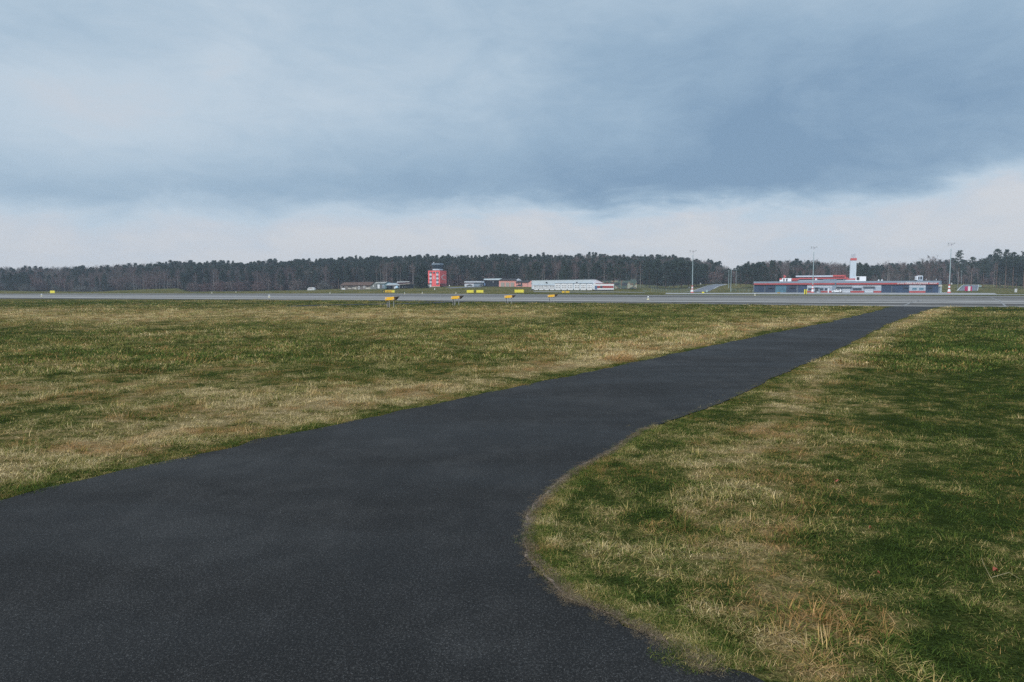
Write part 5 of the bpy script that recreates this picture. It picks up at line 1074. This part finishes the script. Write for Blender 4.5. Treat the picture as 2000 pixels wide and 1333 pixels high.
sp('wide_pine', 0, 1507, 510, 560, 372, 'dark upright pine behind the teal glazed entrance', .6); sp('spruce', 1, 1522, 523, 560, 360, 'narrow dark spruce left of the red roof chimney', 1.2); sp('spruce', 0, 1544, 520, 560, 358, 'dark spruce right of the red roof chimney', 1.4); sp('spruce', 1, 1552, 524, 560, 362, 'smaller spruce beside the upper storey', 1.3)
sp('wide_pine', 2, 1690, 517, 560, 362, 'dark round pine right of the white tower', .95); sp('wide_pine', 0, 1678, 514, 560, 376, 'dark pine directly behind the white tower right side', .6)
sp('birch', 0, 1733, 510, 562, 352, 'big pale-stemmed birch behind the right half of the terminal', 1.2); sp('birch', 2, 1776, 520, 562, 356, 'thin pale birch above the end bay', .7); sp('birch', 1, 1812, 514, 562, 366, 'thin birch right of the two-window rooftop unit', .8)
sp('bare', 0, 1815, 500, 560, 378, 'broad leafless oak with rounded crown above the terminal right end', 1.35); sp('bare', 2, 1800, 507, 560, 380, 'broad leafless tree left of the rounded oak', 1.2); sp('bare', 3, 1765, 512, 560, 376, 'leafless tree behind the sign end of the terminal', 1.1)
for i, (px, top, w_) in enumerate(((1871, 492.5, .8), (1896, 504, 1.1), (1920, 507, .9), (1946, 489, .95), (1963, 491, .9), (1978, 495, 1.0), (1999, 494, 1.1))):
    sp('scots', i, px, top, 559 + .2 * i, 356, ['tall open-crowned pine right of the tallest mast', 'spreading pine above the striped box', 'pine above the right edge of the ramp', 'tallest ragged pine in the right-hand clump', 'second ragged pine of the right-hand clump', 'third ragged pine of the right-hand clump', 'pine cut by the right edge of the picture'][i], w_)
for i, (px, top) in enumerate(((1985, 505), (1968, 512), (1953, 515), (1994, 520))): sp('wide_pine', i, px, top, 560, 362, ['full dark pine low in the right-hand clump', 'dark pine filling under the ragged pines', 'low dark pine left in the right-hand clump', 'low dark pine at the right picture edge'][i], .7)
sp('birch', 1, 1941, 512, 558.5, 352, 'thin birch left of the right-hand pine clump', .7)
for i, (px, top) in enumerate(((736, 518), (744, 509), (748, 505), (752, 516), (766, 506), (776, 512), (806, 509), (782, 515))): sp('birch', i, px, top, 562, 352, ['leftmost pale birch behind the boarded hut', 'second pale birch behind the hut, leaning', 'tallest pale birch behind the boarded hut', 'pale birch above the teal gable', 'pale birch above the open shelter', 'pale birch above the blue sheet roof', 'pinkish birch left of the big spruce', 'pale birch above the dark barn'][i], .6)
for i, (px, top, b_) in enumerate(((382, 532, 571), (427, 534, 570), (525, 530, 569), (548, 529, 568.5), (572, 531, 568), (160, 542, 572), (262, 528, 567), (305, 530, 566))): sp('birch', i, px, top, b_ - 1.5, 398, ['pale forked birch above the bare thicket', 'straight pale birch left of the thicket', 'bright birch stem left of the kiosk', 'second bright birch stem left of the kiosk', 'birch nearest the rounded kiosk', 'small pale branching birch in the far left wood', 'pale birch above the earth bank', 'right pale birch above the earth bank'][i], .8)
# shrubs along the wood
def bush(v, px, base, Y, h_, w_, label):
    q = at(px, base, Y); r = thing('bare_shrub', label, 'shrub', (q.x, Y, T(q.x, Y) - .1)); r.scale = (w_, w_, h_); o = bpy.data.objects.new('branches', shr[v % 4]); COL.objects.link(o); o.parent = r
for i, (px, base, v, h_, w_, lab) in enumerate(((378, 570, 0, 1.7, 2.2, 'left grey leafless bush of the thicket left of the kiosk'), (400, 570, 1, 1.6, 2.4, 'wide purplish bush of the thicket'), (432, 570, 1, 1.9, 2.2, 'tall russet bush in the thicket'), (466, 570, 1, 1.8, 1.9, 'rounded red-brown bush in the thicket'), (452, 569, 0, 1.9, 2.2, 'grey bush behind the rounded red-brown one'), (504, 569, 1, 1.5, 2.0, 'low red-brown bush at the right end of the thicket'),
        (580, 567, 0, 2.0, 2.4, 'grey rounded bush left of the kiosk'), (634, 566, 2, 2.0, 2.4, 'greenish rounded bush right of the kiosk'), (52, 570, 2, 1.6, 2.2, 'greenish bush at the foot of the far left pines'), (165, 570, 2, 1.3, 3.6, 'long low olive scrub above the lone yellow sign'), (785, 560, 2, 1.6, 1.8, 'olive bush behind the open shelter'))):
    bush(v, px, base, 394, h_, w_, lab)
for i, px in enumerate((20, 40, 52)): sp('wide_pine', i, px, 533 + 2 * i, 570, 396, ['far left dark pine of the hazy group', 'middle dark pine of the hazy group', 'right dark pine of the hazy group'][i], .8)
for i, px in enumerate((150, 190, 205, 362)): sp('wide_pine', i, px, 544 - 3 * i, 570, 399, ['low dark pine beside the small branching birch', 'dark evergreen in the left wood', 'second dark evergreen in the left wood', 'rounded dark evergreen above the right end of the bank'][i], .7)


# ------------------------------------------------------------------ thin haze
hz = MB().box(-900, 900, -900, 900, -3.0, 46).part('haze', None); tag(hz, kind='stuff')
mh = bpy.data.materials.new('haze'); mh.use_nodes = True; nt = mh.node_tree; nt.nodes.remove(nt.nodes['Principled BSDF'])
pv = nt.nodes.new('ShaderNodeVolumePrincipled'); pv.inputs['Color'].default_value = (.72, .84, 1, 1); pv.inputs['Density'].default_value = .00030
nt.links.new(pv.outputs[0], nt.nodes['Material Output'].inputs['Volume']); hz.data.materials.append(mh)
scene.cycles.use_denoising = False
scene.cycles.max_bounces = 6; scene.cycles.diffuse_bounces = 3; scene.cycles.transparent_max_bounces = 6; scene.cycles.volume_bounces = 0
